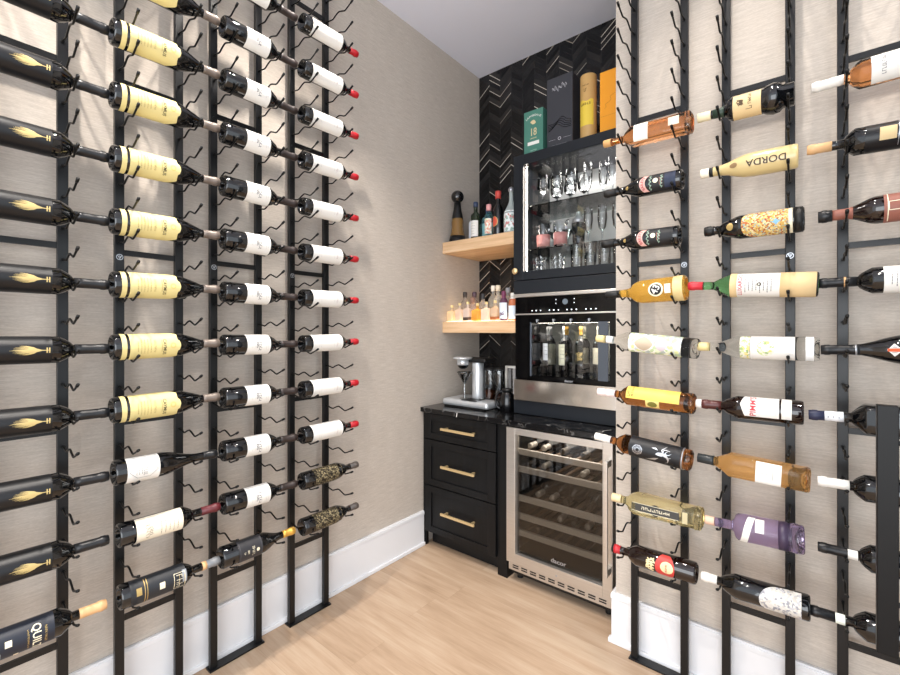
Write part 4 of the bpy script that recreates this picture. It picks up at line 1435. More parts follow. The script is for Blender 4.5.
for z in SHELF_Z:
    s = pb(MB().box((0.676, 2.138, z - 0.016), (1.210, 2.156, z + 0.016), 0.002)).obj('shelf_front', mat('satin_steel_front', '#e2dad0', 0.4), t)
    mb = MB()
    for k in range(9):
        xa = 0.700 + k * 0.059
        mb.box((xa, 2.156, z - 0.012), (xa + 0.018, 2.66, z - 0.004))
    pb(mb).obj('shelf_slats', M_SLAT, s)

area('cooler_fill', (0.945, 2.30, 0.843), (0, 0, 0), 0.45, 0.30, 3.2, (1.0, 0.96, 0.9))  # added fill light that makes the dark cooler interior visible
area('dispenser_lamp', (0.925, 2.40, 1.431), (0, 0, 0), 0.40, 0.16, 1.3, (1.0, 0.96, 0.9))

area('cabinet_fill', (0.93, 2.45, 2.405), (0, 0, 0), 0.58, 0.10, 1.8, (1.0, 0.97, 0.93))  # added fill hidden behind the top rail, brightens the glassware besides the strip

# bottles lying in the cooler, necks towards the door
b = Bottle('wine_bottle', '', 'wine bottle', 'bottles lying in the wine cooler', P_bordeaux(0.300, 0.037, 0.0142), M_DKGLASS)
b.sleeve('capsule', 0.235, 0.300, mat('pale_steel_foil', '#b9b3aa', 0.35, metal=0.4), 'pale capsule', cap=True)
src = b.root
cool = [(0.752, 0), (0.835, 0), (0.945, 0), (1.06, 0), (0.752, 1), (0.838, 1), (1.055, 1), (0.80, 2), (0.885, 2), (0.965, 2), (1.09, 2), (0.93, 3), (0.975 + 0.03, 3), (1.08, 3), (0.80, 4)]
caps = ['silver', 'silver', 'dark', 'dark', 'dark', 'silver', 'silver', 'silver', 'silver', 'dark', 'dark', 'silver', 'dark', 'silver', 'dark']
SH = ['top', 'second', 'third', 'fourth', 'lowest']
cnt = {}
for i, (x, s) in enumerate(cool):
    k = cnt.get(s, 0)
    cnt[s] = k + 1
    o = src if i == 0 else dup(src)
    o['label'] = 'bottle lying on the %s shelf of the wine cooler, %s from left' % (SH[s], ['first', 'second', 'third', 'fourth'][k])
    o.rotation_euler = (R(90), 0, 0)
    o.location = (x, 2.165 + 0.302, SHELF_Z[s] - 0.004 + 0.0372)
    if caps[i] == 'dark':
        for c in o.children:
            if c.name.startswith('capsule'):
                c.data = c.data.copy()
                c.data.materials[0] = mat('bronze_foil', '#4b443c', 0.35, metal=0.4)


# ------------------------------------------------------------------ tall glass-front cabinet on the counter
HX0, HX1, HF = 0.580, AX - 0.002, 2.300
t = thing('display_cabinet', 'tall black cabinet with glass door, standing on the counter', 'cabinet', (0.93, 2.5, 0.897))
mb = MB()
mb.box((HX0, HF, 0.897), (HX0 + 0.020, BY - 0.002, 2.435)).box((HX1 - 0.020, HF, 0.897), (HX1, BY - 0.002, 2.435))
mb.box((HX0 + 0.02, HF, 2.413), (HX1 - 0.02, BY - 0.022, 2.435)).box((HX0 + 0.02, HF, 1.716), (HX1 - 0.02, BY - 0.022, 1.738))
mb.box((HX0 + 0.02, HF + 0.01, 1.612), (HX1 - 0.02, BY - 0.022, 1.63)).box((HX0 + 0.02, HF, 0.897), (HX1 - 0.02, BY - 0.022, 0.915))
mb.box((HX0 + 0.02, HF + 0.01, 0.955), (HX1 - 0.02, BY - 0.022, 0.972))
pb(mb).obj('carcass', M_NAVY, t)
pb(MB().box((HX0 + 0.02, BY - 0.022, 0.897), (HX1 - 0.02, BY - 0.002, 2.435))).obj('back_panel', mat('grey_mirror_back', '#dcdcda', 0.22, metal=0.15), t, 'grey reflective back panel')
mb = MB()
mb.box((HX0, HF - 0.021, 1.692), (HX0 + 0.064, HF - 0.001, 2.435), 0.0015).box((HX1 - 0.064, HF - 0.021, 1.692), (HX1, HF - 0.001, 2.435), 0.0015)
mb.box((HX0 + 0.064, HF - 0.021, 2.375), (HX1 - 0.064, HF - 0.001, 2.435), 0.0015).box((HX0 + 0.064, HF - 0.021, 1.692), (HX1 - 0.064, HF - 0.001, 1.742), 0.0015)
d = pb(mb).obj('door', M_NAVY, t)
pb(MB().box((HX0 + 0.06, HF - 0.013, 1.738), (HX1 - 0.06, HF - 0.009, 2.379))).obj('glass_pane', M_PANE, d)
mb = MB()
mb.lathe([(0, 0.008), (0.012, 0.006), (0.016, 0.016), (0.024, 0.019), (0.031, 0.015), (0.033, 0.0005)], 24)
mb.v = [(x + 0.603, HF - 0.021 - z, y + 1.745) for x, y, z in mb.v]
pb(mb).obj('knob', M_BRASS, d, 'round brass knob')
pb(MB().box((HX0, HF - 0.019, 1.612), (HX1, HF, 1.688), 0.0015)).obj('fascia_panel', M_NAVY, t)
pb(MB().box((HX0, HF - 0.019, 0.899), (HX1, HF, 0.978), 0.0015)).obj('plinth_panel', M_NAVY, t)
for z in (2.138, 1.877):
    pb(MB().box((HX0 + 0.021, HF + 0.03, z - 0.006), (HX1 - 0.021, BY - 0.03, z), 0.0)).obj('glass_shelf', thin_glass('shelf_glass', '#cfd8d6', 0.03, 0.05), t)
pb(MB().box((0.652, HF + 0.004, 1.745), (0.656, HF + 0.010, 2.37))).obj('light_strip', M_LED, t, 'vertical white light strip')

# glassware
def glass_piece(kind, label, cat, x, y, z, group):
    o = thing(kind, label, cat, (x, y, z), group)
    if kind == 'wine_glass':
        MB().lathe([(0, 0.034), (0.002, 0.034), (0.006, 0.005)], 24, cap=False).obj('foot', M_GLASSWARE, o)
        MB().lathe([(0.006, 0.005), (0.05, 0.0035), (0.085, 0.006)], 12, cap=False).obj('stem', M_GLASSWARE, o)
        MB().lathe([(0.085, 0.006), (0.095, 0.025), (0.115, 0.038), (0.145, 0.040), (0.190, 0.031)], 28, cap=False).obj('bowl', M_GLASSWARE, o)
    elif kind == 'champagne_flute':
        MB().lathe([(0, 0.030), (0.002, 0.030), (0.006, 0.005)], 24, cap=False).obj('foot', M_GLASSWARE, o)
        MB().lathe([(0.006, 0.005), (0.04, 0.0035), (0.07, 0.006)], 12, cap=False).obj('stem', M_GLASSWARE, o)
        MB().lathe([(0.07, 0.006), (0.09, 0.020), (0.14, 0.026), (0.215, 0.023)], 24, cap=False).obj('bowl', M_GLASSWARE, o)
    elif kind == 'martini_glass':
        MB().lathe([(0, 0.032), (0.002, 0.032), (0.006, 0.005)], 24, cap=False).obj('foot', M_GLASSWARE, o)
        MB().lathe([(0.006, 0.005), (0.07, 0.0035), (0.09, 0.005)], 12, cap=False).obj('stem', M_GLASSWARE, o)
        MB().lathe([(0.09, 0.005), (0.150, 0.048), (0.152, 0.049)], 28, cap=False).obj('bowl', M_GLASSWARE, o)
    elif kind == 'mixing_glass':
        MB().lathe([(0.003, 0.0005), (0.0, 0.034), (0.004, 0.037), (0.115, 0.041), (0.150, 0.042)], 28, cap=False).obj('glass_body', M_GLASSWARE, o)
        MB().lathe([(0.018, 0.0372), (0.018, 0.0384), (0.088, 0.0408), (0.088, 0.0396)], 28, cap=False).obj('pink_band', mat('pink_print', '#c98a86', 0.5), o, 'pink printed band')
        MB().tube([(0.036, 0, 0.142), (0.046, -0.006, 0.152), (0.056, -0.008, 0.156)], [0.010, 0.007, 0.004], 8).obj('spout', M_GLASSWARE, o)
    elif kind == 'tumbler':
        mb = MB()
        n = 24
        for i in range(7):
            z = 0.004 + i * 0.0155
            r = 0.036 + 0.004 * i / 6
            for k in range(n):
                a = 2 * PI * (k + 0.5 * (i % 2)) / n
                rr = r + (0.0018 if (k % 2) else -0.0006)
                mb.v.append((rr * math.sin(a), -rr * math.cos(a), z))
        for i in range(6):
            for k in range(n):
                mb.f.append([i * n + k, i * n + (k + 1) % n, (i + 1) * n + (k + 1) % n, (i + 1) * n + k])
                mb.mi.append(0)
                mb.sm.append(False)
        mb.f.append(list(range(n - 1, -1, -1)))
        mb.mi.append(0)
        mb.sm.append(False)
        mb.lathe([(0.0, 0.0005), (0.0, 0.034), (0.004, 0.036)], n, cap=False)
        mb.obj('cut_glass_body', thin_glass('cut_glass', '#eceeed', 0.05, 0.14), o)
    elif kind == 'highball_glass':
        MB().lathe([(0.006, 0.0005), (0.006, 0.028), (0.0, 0.030), (0.003, 0.032), (0.10, 0.034), (0.145, 0.035)], 24, cap=False).obj('glass_body', M_GLASSWARE, o)
    return o


DX = [0.69, 0.78, 0.87, 0.96, 1.05, 1.14]
POS = ['leftmost', 'second from left', 'third from left', 'fourth from left', 'fifth from left', 'sixth from left']
zt, zm, zb_ = 2.1385, 1.8775, 1.7385
for i, x in enumerate([0.705, 0.795, 0.885]):
    for j, y in enumerate((2.42, 2.56)):
        glass_piece('wine_glass', 'stemmed wine glass on the top cabinet shelf, %s in the %s row' % (POS[i], ('front', 'back')[j]), 'wine glass', x + 0.02 * j, y, zt, 'stemmed wine glasses')
for i, x in enumerate([0.975, 1.045, 1.115, 1.185]):
    glass_piece('champagne_flute', 'tall slim flute on the top cabinet shelf, %s flute' % POS[i], 'glass', x, 2.44 + 0.05 * (i % 2), zt, 'champagne flutes')
for i, x in enumerate([0.715, 0.825]):
    glass_piece('mixing_glass', '%s pink-banded mixing glass on the middle cabinet shelf' % ('left', 'right')[i], 'glass', x, 2.40, zm, 'pink-banded mixing glasses')
for i, x in enumerate([0.70, 0.80]):
    glass_piece('martini_glass', 'wide-rimmed cocktail glass behind the %s pink-banded mixing glass' % ('left', 'right')[i], 'glass', x, 2.56, zm, 'cocktail glasses')
for i, x in enumerate([0.985, 1.065, 1.145]):
    glass_piece('champagne_flute', 'tall slim flute on the middle cabinet shelf, %s flute' % POS[i], 'glass', x, 2.42, zm, 'champagne flutes')
for i, x in enumerate([0.695, 0.815]):
    glass_piece('tumbler', '%s cut-glass tumbler on the cabinet floor' % ('left', 'right')[i], 'glass', x, 2.39, zb_, 'cut glass tumblers')
for i, x in enumerate([0.925, 1.005, 1.085, 1.165]):
    glass_piece('highball_glass', 'plain tall tumbler on the cabinet floor, %s of four' % POS[i], 'glass', x, 2.40, zb_, 'plain tall tumblers')
# a dark cocktail shaker and jigger lying between
o = thing('cocktail_shaker', 'dark metal shaker standing on the middle cabinet shelf', 'shaker', (0.915, 2.45, zm))
MB().lathe([(0, 0.030), (0.002, 0.032), (0.14, 0.040)], 24).obj('cup', mat('gunmetal', '#3b3d40', 0.25, metal=0.9), o)
MB().lathe([(0.14, 0.040), (0.165, 0.034), (0.18, 0.018), (0.205, 0.015), (0.208, 0.0005)], 24).obj('lid', M_SILVER, o, 'silver lid')

# ------------------------------------------------------------------ wine dispenser built into the cabinet
t = thing('wine_dispenser', 'black and steel built-in wine dispenser with four lit bottles', 'wine dispenser', (0.93, 2.5, 0.98))
mb = MB()
mb.box((0.592, HF - 0.02, 1.115), (0.700, 2.70, 1.480)).box((1.155, HF - 0.02, 1.115), (1.262, 2.70, 1.480))
mb.box((0.700, 2.60, 1.115), (1.155, 2.70, 1.480)).box((0.592, HF - 0.02, 1.480), (1.262, 2.70, 1.606)).box((0.592, HF - 0.005, 0.982), (1.262, 2.70, 1.115))
mb.box((0.700, HF - 0.02, 1.115), (1.155, HF + 0.0, 1.132)).box((0.700, HF - 0.02, 1.436), (1.155, HF + 0.0, 1.480))
mb.box((0.700, HF, 1.115), (1.155, 2.60, 1.130))
pb(mb).obj('housing', M_GLOSSBLK, t)
pb(MB().box((0.595, HF - 0.045, 1.588), (1.262, HF - 0.020, 1.608), 0.003)).obj('top_trim', M_STEEL, t, 'brushed steel trim bar')
cp = pb(MB().box((0.595, HF - 0.026, 1.494), (1.262, HF - 0.0205, 1.588), 0.001)).obj('control_panel', M_GLOSSBLK, t)
pb(MB().box((0.595, HF - 0.034, 1.484), (1.262, HF - 0.020, 1.492), 0.001)).obj('panel_trim', M_STEEL, t, 'thin steel line')
M_IND = mat('indicator_glow', '#ffffff', 0.5, emit='#e8f0ff', estr=3.0)
mb = MB()
for g, xc in enumerate((0.735, 0.845, 0.950, 1.058)):
    for k in range(3):
        mb.cyl((xc + k * 0.027 - 0.027, HF - 0.0275, 1.508), (xc + k * 0.027 - 0.027, HF - 0.0255, 1.508), 0.0026, 10)
for x, z in ((0.857, 1.566), (0.857, 1.545), (0.965, 1.566), (0.965, 1.545)):
    mb.cyl((x, HF - 0.0275, z), (x, HF - 0.0255, z), 0.0018, 8)
pb(mb).obj('indicator_lights', M_IND, cp)
pb(MB().cyl((0.912, HF - 0.0275, 1.553), (0.912, HF - 0.0255, 1.553), 0.016, 20)).obj('display', mat('display_face', '#59636b', 0.3, emit='#b9cbd6', estr=0.08), cp)
pb(MB().box((0.705, 2.585, 1.135), (1.150, 2.598, 1.432))).obj('chamber_back', mat('pale_chamber', '#c3c4bc', 0.35), t, 'pale back of the bottle chamber')
pb(MB().box((0.712, HF + 0.012, 1.4365), (1.145, HF + 0.060, 1.4395))).obj('chamber_light', mat('chamber_led', '#ffffff', 0.5, emit='#fff4e2', estr=9.0), t)
dr = pb(MB().box((0.700, HF - 0.030, 1.134), (1.155, HF - 0.024, 1.434), 0.001)).obj('glass_door', M_PANE, t)
pb(MB().box((0.697, HF - 0.032, 1.128), (0.704, HF - 0.022, 1.440)).box((1.098, HF - 0.032, 1.128), (1.150, HF - 0.022, 1.440))).obj('door_edge', mat('slate_glass_edge', '#4b525c', 0.2), dr)
mb = MB()
for k in range(3):
    mb.box((0.793 + k * 0.1035, HF - 0.0, 1.13), (0.796 + k * 0.1035, 2.56, 1.43))
pb(mb).obj('chamber_divider', thin_glass('divider_glass', '#e6ecec', 0.02, 0.15), t)
mb = MB()
for k in range(4):
    x = 0.742 + k * 0.1025
    mb.cyl((x, HF - 0.035, 1.452), (x, HF - 0.018, 1.452), 0.006, 10).cyl((x, HF - 0.033, 1.440), (x, HF - 0.033, 1.452), 0.004, 8)
pb(mb).obj('spouts', M_SILVER, t)
pb(MB().box((0.593, HF - 0.040, 0.982), (1.262, HF - 0.0055, 1.103), 0.002)).obj('drawer_panel', mat('polished_steel_panel', '#d3cdc6', 0.14, metal=1.0), t, 'brushed steel lower panel')
mb = MB()
flat_text(mb, 'dacor', 0.018, 0.93, 1.113, HF - 0.0206, sx=1.2)
pb(mb).obj('lettering', M_SILVER, t)

b = Bottle('wine_bottle', '', 'wine bottle', None, P_bordeaux(0.285, 0.036, 0.0142, 0.66, 0.78), M_DKGLASS)
b.sleeve('capsule', 0.235, 0.285, mat('silver_foil', '#c9c9c6', 0.35, metal=0.5), 'silver capsule', cap=True)
lb = b.patch('label', 0.085, 0.185, mat('cool_white_paper', '#e3e6ea', 0.6), 140, label='white label')
b.strokes('fine_print', text_lines(0.12, 0.165, 3, 0.04, 2), 0.0018, M_INKG, parent=lb)
b.root.location = (0.742, 2.42, 1.1305)
b.root['label'] = 'bottle with short white label, leftmost inside the wine dispenser'
b2 = Bottle('wine_bottle', 'bottle with tall ivory label, second from left inside the wine dispenser', 'wine bottle', None, P_bordeaux(0.285, 0.036, 0.0142, 0.66, 0.78), M_DKGLASS)
b2.sleeve('capsule', 0.235, 0.285, mat('silver_foil', '#c9c9c6', 0.35, metal=0.5), 'silver capsule', cap=True)
lb = b2.patch('label', 0.060, 0.182, mat('ivory_green_paper', '#dcdac0', 0.6), 180, label='ivory label')
b2.strokes('fine_print', text_lines(0.10, 0.165, 4, 0.045, 6), 0.0018, M_INKG, parent=lb)
b2.root.location = (0.8445, 2.42, 1.1305)
b3 = Bottle('wine_bottle', 'dark bottle with gold figure artwork, third from left inside the wine dispenser', 'wine bottle', None, P_bordeaux(0.285, 0.036, 0.0142, 0.66, 0.78), M_DKGLASS)
b3.sleeve('capsule', 0.235, 0.285, mat('gold_foil', '#d9a94e', 0.35, metal=0.6), 'gold capsule', cap=True)
lb = b3.patch('label', 0.070, 0.180, mat('olive_black_label', '#2b2a22', 0.5), 160)
b3.strokes('drawing', [squiggle(0.125, 0.03, 3, amp=0.016), squiggle(0.100, 0.026, 5, amp=0.012)], 0.0035, M_GOLD, parent=lb, label='gold figure')
b3.root.location = (0.947, 2.42, 1.1305)
b4 = Bottle('wine_bottle', 'bottle with cream label and pale shoulder, rightmost inside the wine dispenser', 'wine bottle', None, P_bordeaux(0.285, 0.036, 0.0142, 0.66, 0.78), M_DKGLASS)
b4.sleeve('capsule', 0.215, 0.285, mat('cream_foil', '#d9d2b8', 0.45), 'cream capsule', cap=True)
b4.patch('label', 0.075, 0.165, M_CREAM, 150, label='cream label')
b4.root.location = (1.0495, 2.42, 1.1305)
for q in (b, b2, b3, b4):
    q.root['group'] = 'bottles inside the wine dispenser'

# ------------------------------------------------------------------ gift boxes on top of the cabinet
ZT = 2.4355


def gift_box(label, x0, x1, h, depth, m, deco):
    o = thing('gift_box', label, 'gift box', ((x0 + x1) / 2, 2.330 + depth / 2, ZT))
    w = (x1 - x0) / 2
    MB().box((-w, -depth / 2, 0), (w, depth / 2, h), 0.0015).obj('carton', m, o)
    deco(o, w, -depth / 2 - 0.0006)


def deco_green(o, w, y):
    a, g, c = MB(), MB(), MB()
    s = 'LAPHROAIG'
    for i, ch in enumerate(s):
        th = (i - 4) / 4 * 0.62
        flat_text(a, ch, 0.017, 0.078 * math.sin(th), 0.148 + 0.078 * math.cos(th) + 0.012, y, rot=-th)
    a.obj('lettering', M_WHITE, o)
    flat_text(g, '18', 0.062, 0, 0.138, y, sx=0.75)
    plain_strokes(g, ticks(0.103, 0.044, 0.007, 8, 2), 0.0014, y)
    g.add([(0.016 * math.cos(k) * (1.2 if int(k * 7) % 2 else 0.8), y, 0.198 + 0.013 * math.sin(k)) for k in [2 * PI * i / 20 for i in range(20)]], [tuple(range(20))])
    g.obj('gold_print', mat('pale_gold_print', '#cdbb92', 0.45), o)
    c.box((-0.038, y, 0.064), (0.038, y + 0.0005, 0.084))
    c.obj('label_strip', M_WHITE, o)
    d = MB()
    plain_strokes(d, ticks(0.032, 0.046, 0.006, 9, 2) + ticks(0.022, 0.036, 0.006, 7, 5), 0.0013, y)
    d.obj('fine_print', mat('mint_print', '#9fc0ae', 0.5), o)


def deco_black(o, w, y):
    a = MB()
    for k in range(3):
        pts = [(-0.045 + 0.09 * i / 30, 0.338 + 0.004 * k + 0.010 * math.sin(i * 0.9 + k) + 0.006 * math.sin(i * 0.37) + 0.012 * i / 30) for i in range(31)]
        for p, q in zip(pts, pts[1:]):
            a.add([(p[0], y, p[1] - 0.0014), (q[0], y, q[1] - 0.0014), (q[0], y, q[1] + 0.0014), (p[0], y, p[1] + 0.0014)], [(0, 1, 2, 3)])
    a.add([(-0.068, y, 0.054), (-0.025, y, 0.054), (-0.025, y, 0.0552), (-0.068, y, 0.0552)], [(0, 1, 2, 3)])
    a.add([(0.022, y, 0.054), (0.068, y, 0.054), (0.068, y, 0.0552), (0.022, y, 0.0552)], [(0, 1, 2, 3)])
    plain_strokes(a, ticks(0.020, 0.100, 0.0065, 16, 3), 0.0012, y)
    flat_text(a, 'O', 0.026, 0, 0.055, y)
    a.obj('silver_print', mat('pale_silver_print', '#b8b8bc', 0.45), o)
    d = MB()
    for k in range(5):
        pts = [(-0.07 + 0.14 * i / 20, 0.110 + 0.009 * k + 0.030 * math.exp(-((i - 8 - k) / 4.0) ** 2)) for i in range(21)]
        for p, q in zip(pts, pts[1:]):
            d.add([(p[0], y, p[1] - 0.0022), (q[0], y, q[1] - 0.0022), (q[0], y, q[1] + 0.0022), (p[0], y, p[1] + 0.0022)], [(0, 1, 2, 3)])
    d.obj('mountain_print', mat('gloss_black_print', '#131318', 0.15), o)


def deco_orange(o, w, y):
    a = MB()
    c5, s5 = math.cos(R(52)), math.sin(R(52))
    plain_strokes(a, [[(px * c5 - pz * s5, 0.215 + px * s5 + pz * c5) for px, pz in squiggle(0.0, 0.19, 4, n=48, amp=0.009)]], 0.0018, y)
    a.add([(-w + 0.004, y, 0.100), (w - 0.004, y, 0.100), (w - 0.004, y, 0.1012), (-w + 0.004, y, 0.1012)], [(0, 1, 2, 3)])
    a.obj('lettering', mat('amber_brown_print', '#b87a1e', 0.5), o)


gift_box('green gift box with the number 18 on top of the cabinet', 0.622, 0.748, 0.270, 0.10, mat('green_carton', '#467a6b', 0.5), deco_green)
gift_box('tall charcoal gift box with silver script on top of the cabinet', 0.774, 0.930, 0.412, 0.105, mat('charcoal_carton', '#33343a', 0.45), deco_black)
gift_box('bright orange gift box on top of the cabinet, against the wall edge', 1.085, 1.245, 0.340, 0.12, mat('orange_carton', '#f2a01e', 0.45), deco_orange)
o = thing('gift_tube', 'round tan gift tube with yellow label, between black and orange boxes', 'gift tube', (1.000, 2.385, ZT))
MB().lathe([(0, 0.0005), (0, 0.043), (0.002, 0.0445), (0.372, 0.0445), (0.376, 0.043), (0.376, 0.0005)], 36, cap=False).obj('tube', mat('tan_board', '#c79f63', 0.55), o)


def on_tube(o, name, fn, m, rr=0.0451):
    mb = MB()
    fn(mb)
    mb.v = [(rr * math.sin(x / rr), -rr * math.cos(x / rr), z) for x, y, z in mb.v]
    return mb.obj(name, m, o)


def f1(mb):
    for i in range(10):
        x0, x1 = -0.045 + 0.009 * i, -0.036 + 0.009 * i
        mb.add([(x0, 0, 0.090), (x1, 0, 0.090), (x1, 0, 0.228 + 0.006 * math.sin(i)), (x0, 0, 0.228 + 0.006 * math.sin(i - 1))], [(0, 1, 2, 3)])


lbt = on_tube(o, 'label', f1, mat('lemon_label', '#e6c94a', 0.55))
on_tube(o, 'lettering', lambda mb: (plain_strokes(mb, ticks(0.208, 0.056, 0.013, 6, 3), 0.0026), plain_strokes(mb, ticks(0.285, 0.018, 0.018, 2, 4), 0.003), plain_strokes(mb, ticks(0.312, 0.040, 0.007, 7, 5), 0.0016)), mat('umber_print', '#6d4e22', 0.6), 0.0454)

# ------------------------------------------------------------------ floating shelves and what stands on them
for nm, z0, z1, lab in (('a', 1.922, 1.998, 'upper floating oak shelf in the corner'), ('b', 1.378, 1.454, 'lower floating oak shelf with lit clear bottles')):
    o = MB().box((0.001, 2.300, z0), (HX0 - 0.001, BY - 0.001, z1), 0.002).obj('floating_shelf', M_OAK)
    tag(o, lab, 'shelf', 'floating oak shelves')
    if nm == 'b':
        MB().box((0.02, 2.315, z1 - 0.002), (HX0 - 0.02, 2.50, z1 + 0.0008)).obj('light_strip', mat('warm_shelf_led', '#ffffff', 0.5, emit='#ffdfb5', estr=5.0), o, 'warm light strip')

S1, S2 = 1.9985, 1.4555


def pxx(x):
    return x


# upper shelf
pr = [(0, 0.0005), (0, 0.056), (0.004, 0.058), (0.05, 0.050), (0.10, 0.040), (0.14, 0.041), (0.18, 0.036), (0.23, 0.026), (0.275, 0.022), (0.275, 0.0005)]
b = Bottle('tequila_bottle', 'tall tapering decanter with round black stopper at the left end of upper shelf', 'bottle', None,
           [(0, 0.0005)] * 1 + pr, mat('amber_clear_glass', '#a98350', 0.06, trans=0.55, ior=1.36))
b.prof = pr
MB().lathe([(0, 0.0575), (0.004, 0.0588), (0.045, 0.0515), (0.045, 0.048)], 32, cap=False).obj('base_band', M_BLACK, b.root, 'black base band')
MB().lathe([(0.165, 0.0386), (0.18, 0.0368), (0.23, 0.0268), (0.278, 0.0228), (0.278, 0.0005)], 32, cap=False).obj('painted_neck', M_BLACK, b.root, 'black painted neck')
MB().sphere((0, 0, 0.318), 0.044).obj('ball_stopper', mat('gloss_black_ceramic', '#0d0d0f', 0.12, coat=0.6), b.root, 'round black stopper')
b.root.location = (0.074, 2.375, S1)

b = Bottle('gin_bottle', 'clear bottle with dark contents and white label, front of the upper shelf', 'bottle', None, P_bordeaux(0.255, 0.032, 0.013, 0.62, 0.74), mat('dark_green_gin_glass', '#33402e', 0.06, trans=0.5))
b.sleeve('cap', 0.222, 0.255, mat('navy_cap', '#2c3a55', 0.4), 'navy cap', cap=True, flare=0.002)
lb = b.patch('label', 0.022, 0.128, M_WHITE, 130, label='white label')
b.strokes('fine_print', text_lines(0.04, 0.11, 5, 0.035, 3), 0.0022, mat('green_grey_ink', '#7d9488', 0.6), parent=lb)
b.root.location = (0.222, 2.385, S1)

b = Bottle('white_bottle', 'white painted bottle with short black cap, behind the white-labelled gin', 'bottle', None, P_bordeaux(0.20, 0.034, 0.014, 0.70, 0.82), mat('white_glaze', '#e6eaf0', 0.25))
b.sleeve('cap', 0.172, 0.20, M_BLACK, 'black cap', cap=True, flare=0.003)
b.root.location = (0.150, 2.46, S1)
b.root.rotation_euler = (0, 0, 0.4)

b = Bottle('gin_bottle', 'pale turquoise square bottle on the upper shelf', 'bottle', None, P_bordeaux(0.225, 0.036, 0.013, 0.68, 0.80), mat('turquoise_glass', '#7fc4cf', 0.05, trans=0.75), sq=5)
b.sleeve('cap', 0.190, 0.225, mat('steel_blue_cap', '#38577a', 0.4), 'steel blue cap', cap=True, flare=0.002)
b.patch('label', 0.03, 0.12, mat('aqua_label', '#8fc6cc', 0.5), 110)
b.root.location = (0.262, 2.475, S1)

b = Bottle('gin_bottle', 'clear bottle with pale pink cap and flower label on the upper shelf', 'bottle', None, P_bordeaux(0.225, 0.027, 0.013, 0.66, 0.76), G_CLEAR)
b.sleeve('cap', 0.186, 0.225, mat('blush_cap', '#d99a98', 0.4), 'pale pink cap', cap=True, flare=0.003)
b.patch('label', 0.03, 0.13, ornate_mat('flower_artwork', ['#efe6da', '#e8b8a0', '#dfe0c0', '#e59a88', '#f1ece2'], 90), 150, label='flower label')
b.root.location = (0.318, 2.40, S1)

b = Bottle('spirit_bottle', 'dark bottle with red cap and round red label on the upper shelf', 'bottle', None, P_bordeaux(0.300, 0.0335, 0.0135, 0.60, 0.72), M_DKGLASS)
b.sleeve('cap', 0.252, 0.300, mat('cap_coral', '#c4473f', 0.4), 'red cap', cap=True, flare=0.004)
o = b.disc('round_label', -0.010, 0.100, 0.026, 0.032, mat('coral_label', '#d0543f', 0.5), label='round red label')
b.disc('label_ring', -0.010, 0.100, 0.028, 0.034, M_GOLD, inner=0.85, parent=o)
b.root.location = (0.388, 2.405, S1)

M_WREATH = ornate_mat('red_green_white_artwork', ['#e9efee', '#dfe8e8', '#c98a86', '#e6efee', '#9db8ae', '#f1f4f4'], 70)
b = Bottle('tequila_bottle', 'ornate white patterned bottle with silver stopper beside the tall cabinet', 'bottle', None, P_burgundy(0.285, 0.046, 0.013, 0.46, 0.80), mat('frosted_clear_glass', '#dbe6e4', 0.25, trans=0.5))
b.patch('label', 0.02, 0.150, M_WREATH, 220, label='patterned artwork')
MB().sphere((0, 0, 0.288), 0.019).obj('stopper', M_SILVER, b.root, 'silver stopper')
b.root.location = (0.490, 2.40, S1)

# lower shelf: small clear bottles lit from behind
front = [
    (0.050, 2.345, 0.100, 0.027, '#f6e3c4', None, 'small square clear bottle, first in the front row of the lower shelf'),
    (0.118, 2.345, 0.112, 0.026, '#f1e2d4', None, 'small clear bottle, second in the front row of the lower shelf'),
    (0.190, 2.340, 0.118, 0.027, '#efe4dc', 'dark', 'small clear bottle with dark dregs, third in the lower shelf front row'),
    (0.266, 2.345, 0.105, 0.032, '#f4c464', None, 'squat honey-coloured bottle in the front row of the lower shelf'),
    (0.338, 2.345, 0.112, 0.030, '#f6ece0', None, 'small clear bottle right of the honey-coloured bottle'),
    (0.405, 2.345, 0.118, 0.027, '#eed9c0', 'amber', 'small clear bottle with amber remains, lower shelf front row'),
]
for x, y, h, r, c, rest, lab in front:
    b = Bottle('mini_bottle', lab, 'bottle', 'small bottles on the lower shelf', P_bordeaux(h, r, 0.0085, 0.66, 0.76), liquid('mini_glass_' + c[1:], c, 1.2, 0.05, 0.6), sq=6)
    b.stopper('cork_stopper', h - 0.004, h + 0.012, 0.0095, mat('pale_cork', '#dcc98f', 0.6))
    if rest:
        b.sleeve('contents', 0.006, 0.026, mat('dark_dregs', '#4a4038', 0.3) if rest == 'dark' else mat('amber_dregs', '#a5623a', 0.3))
    b.root.location = (x, y, S2)
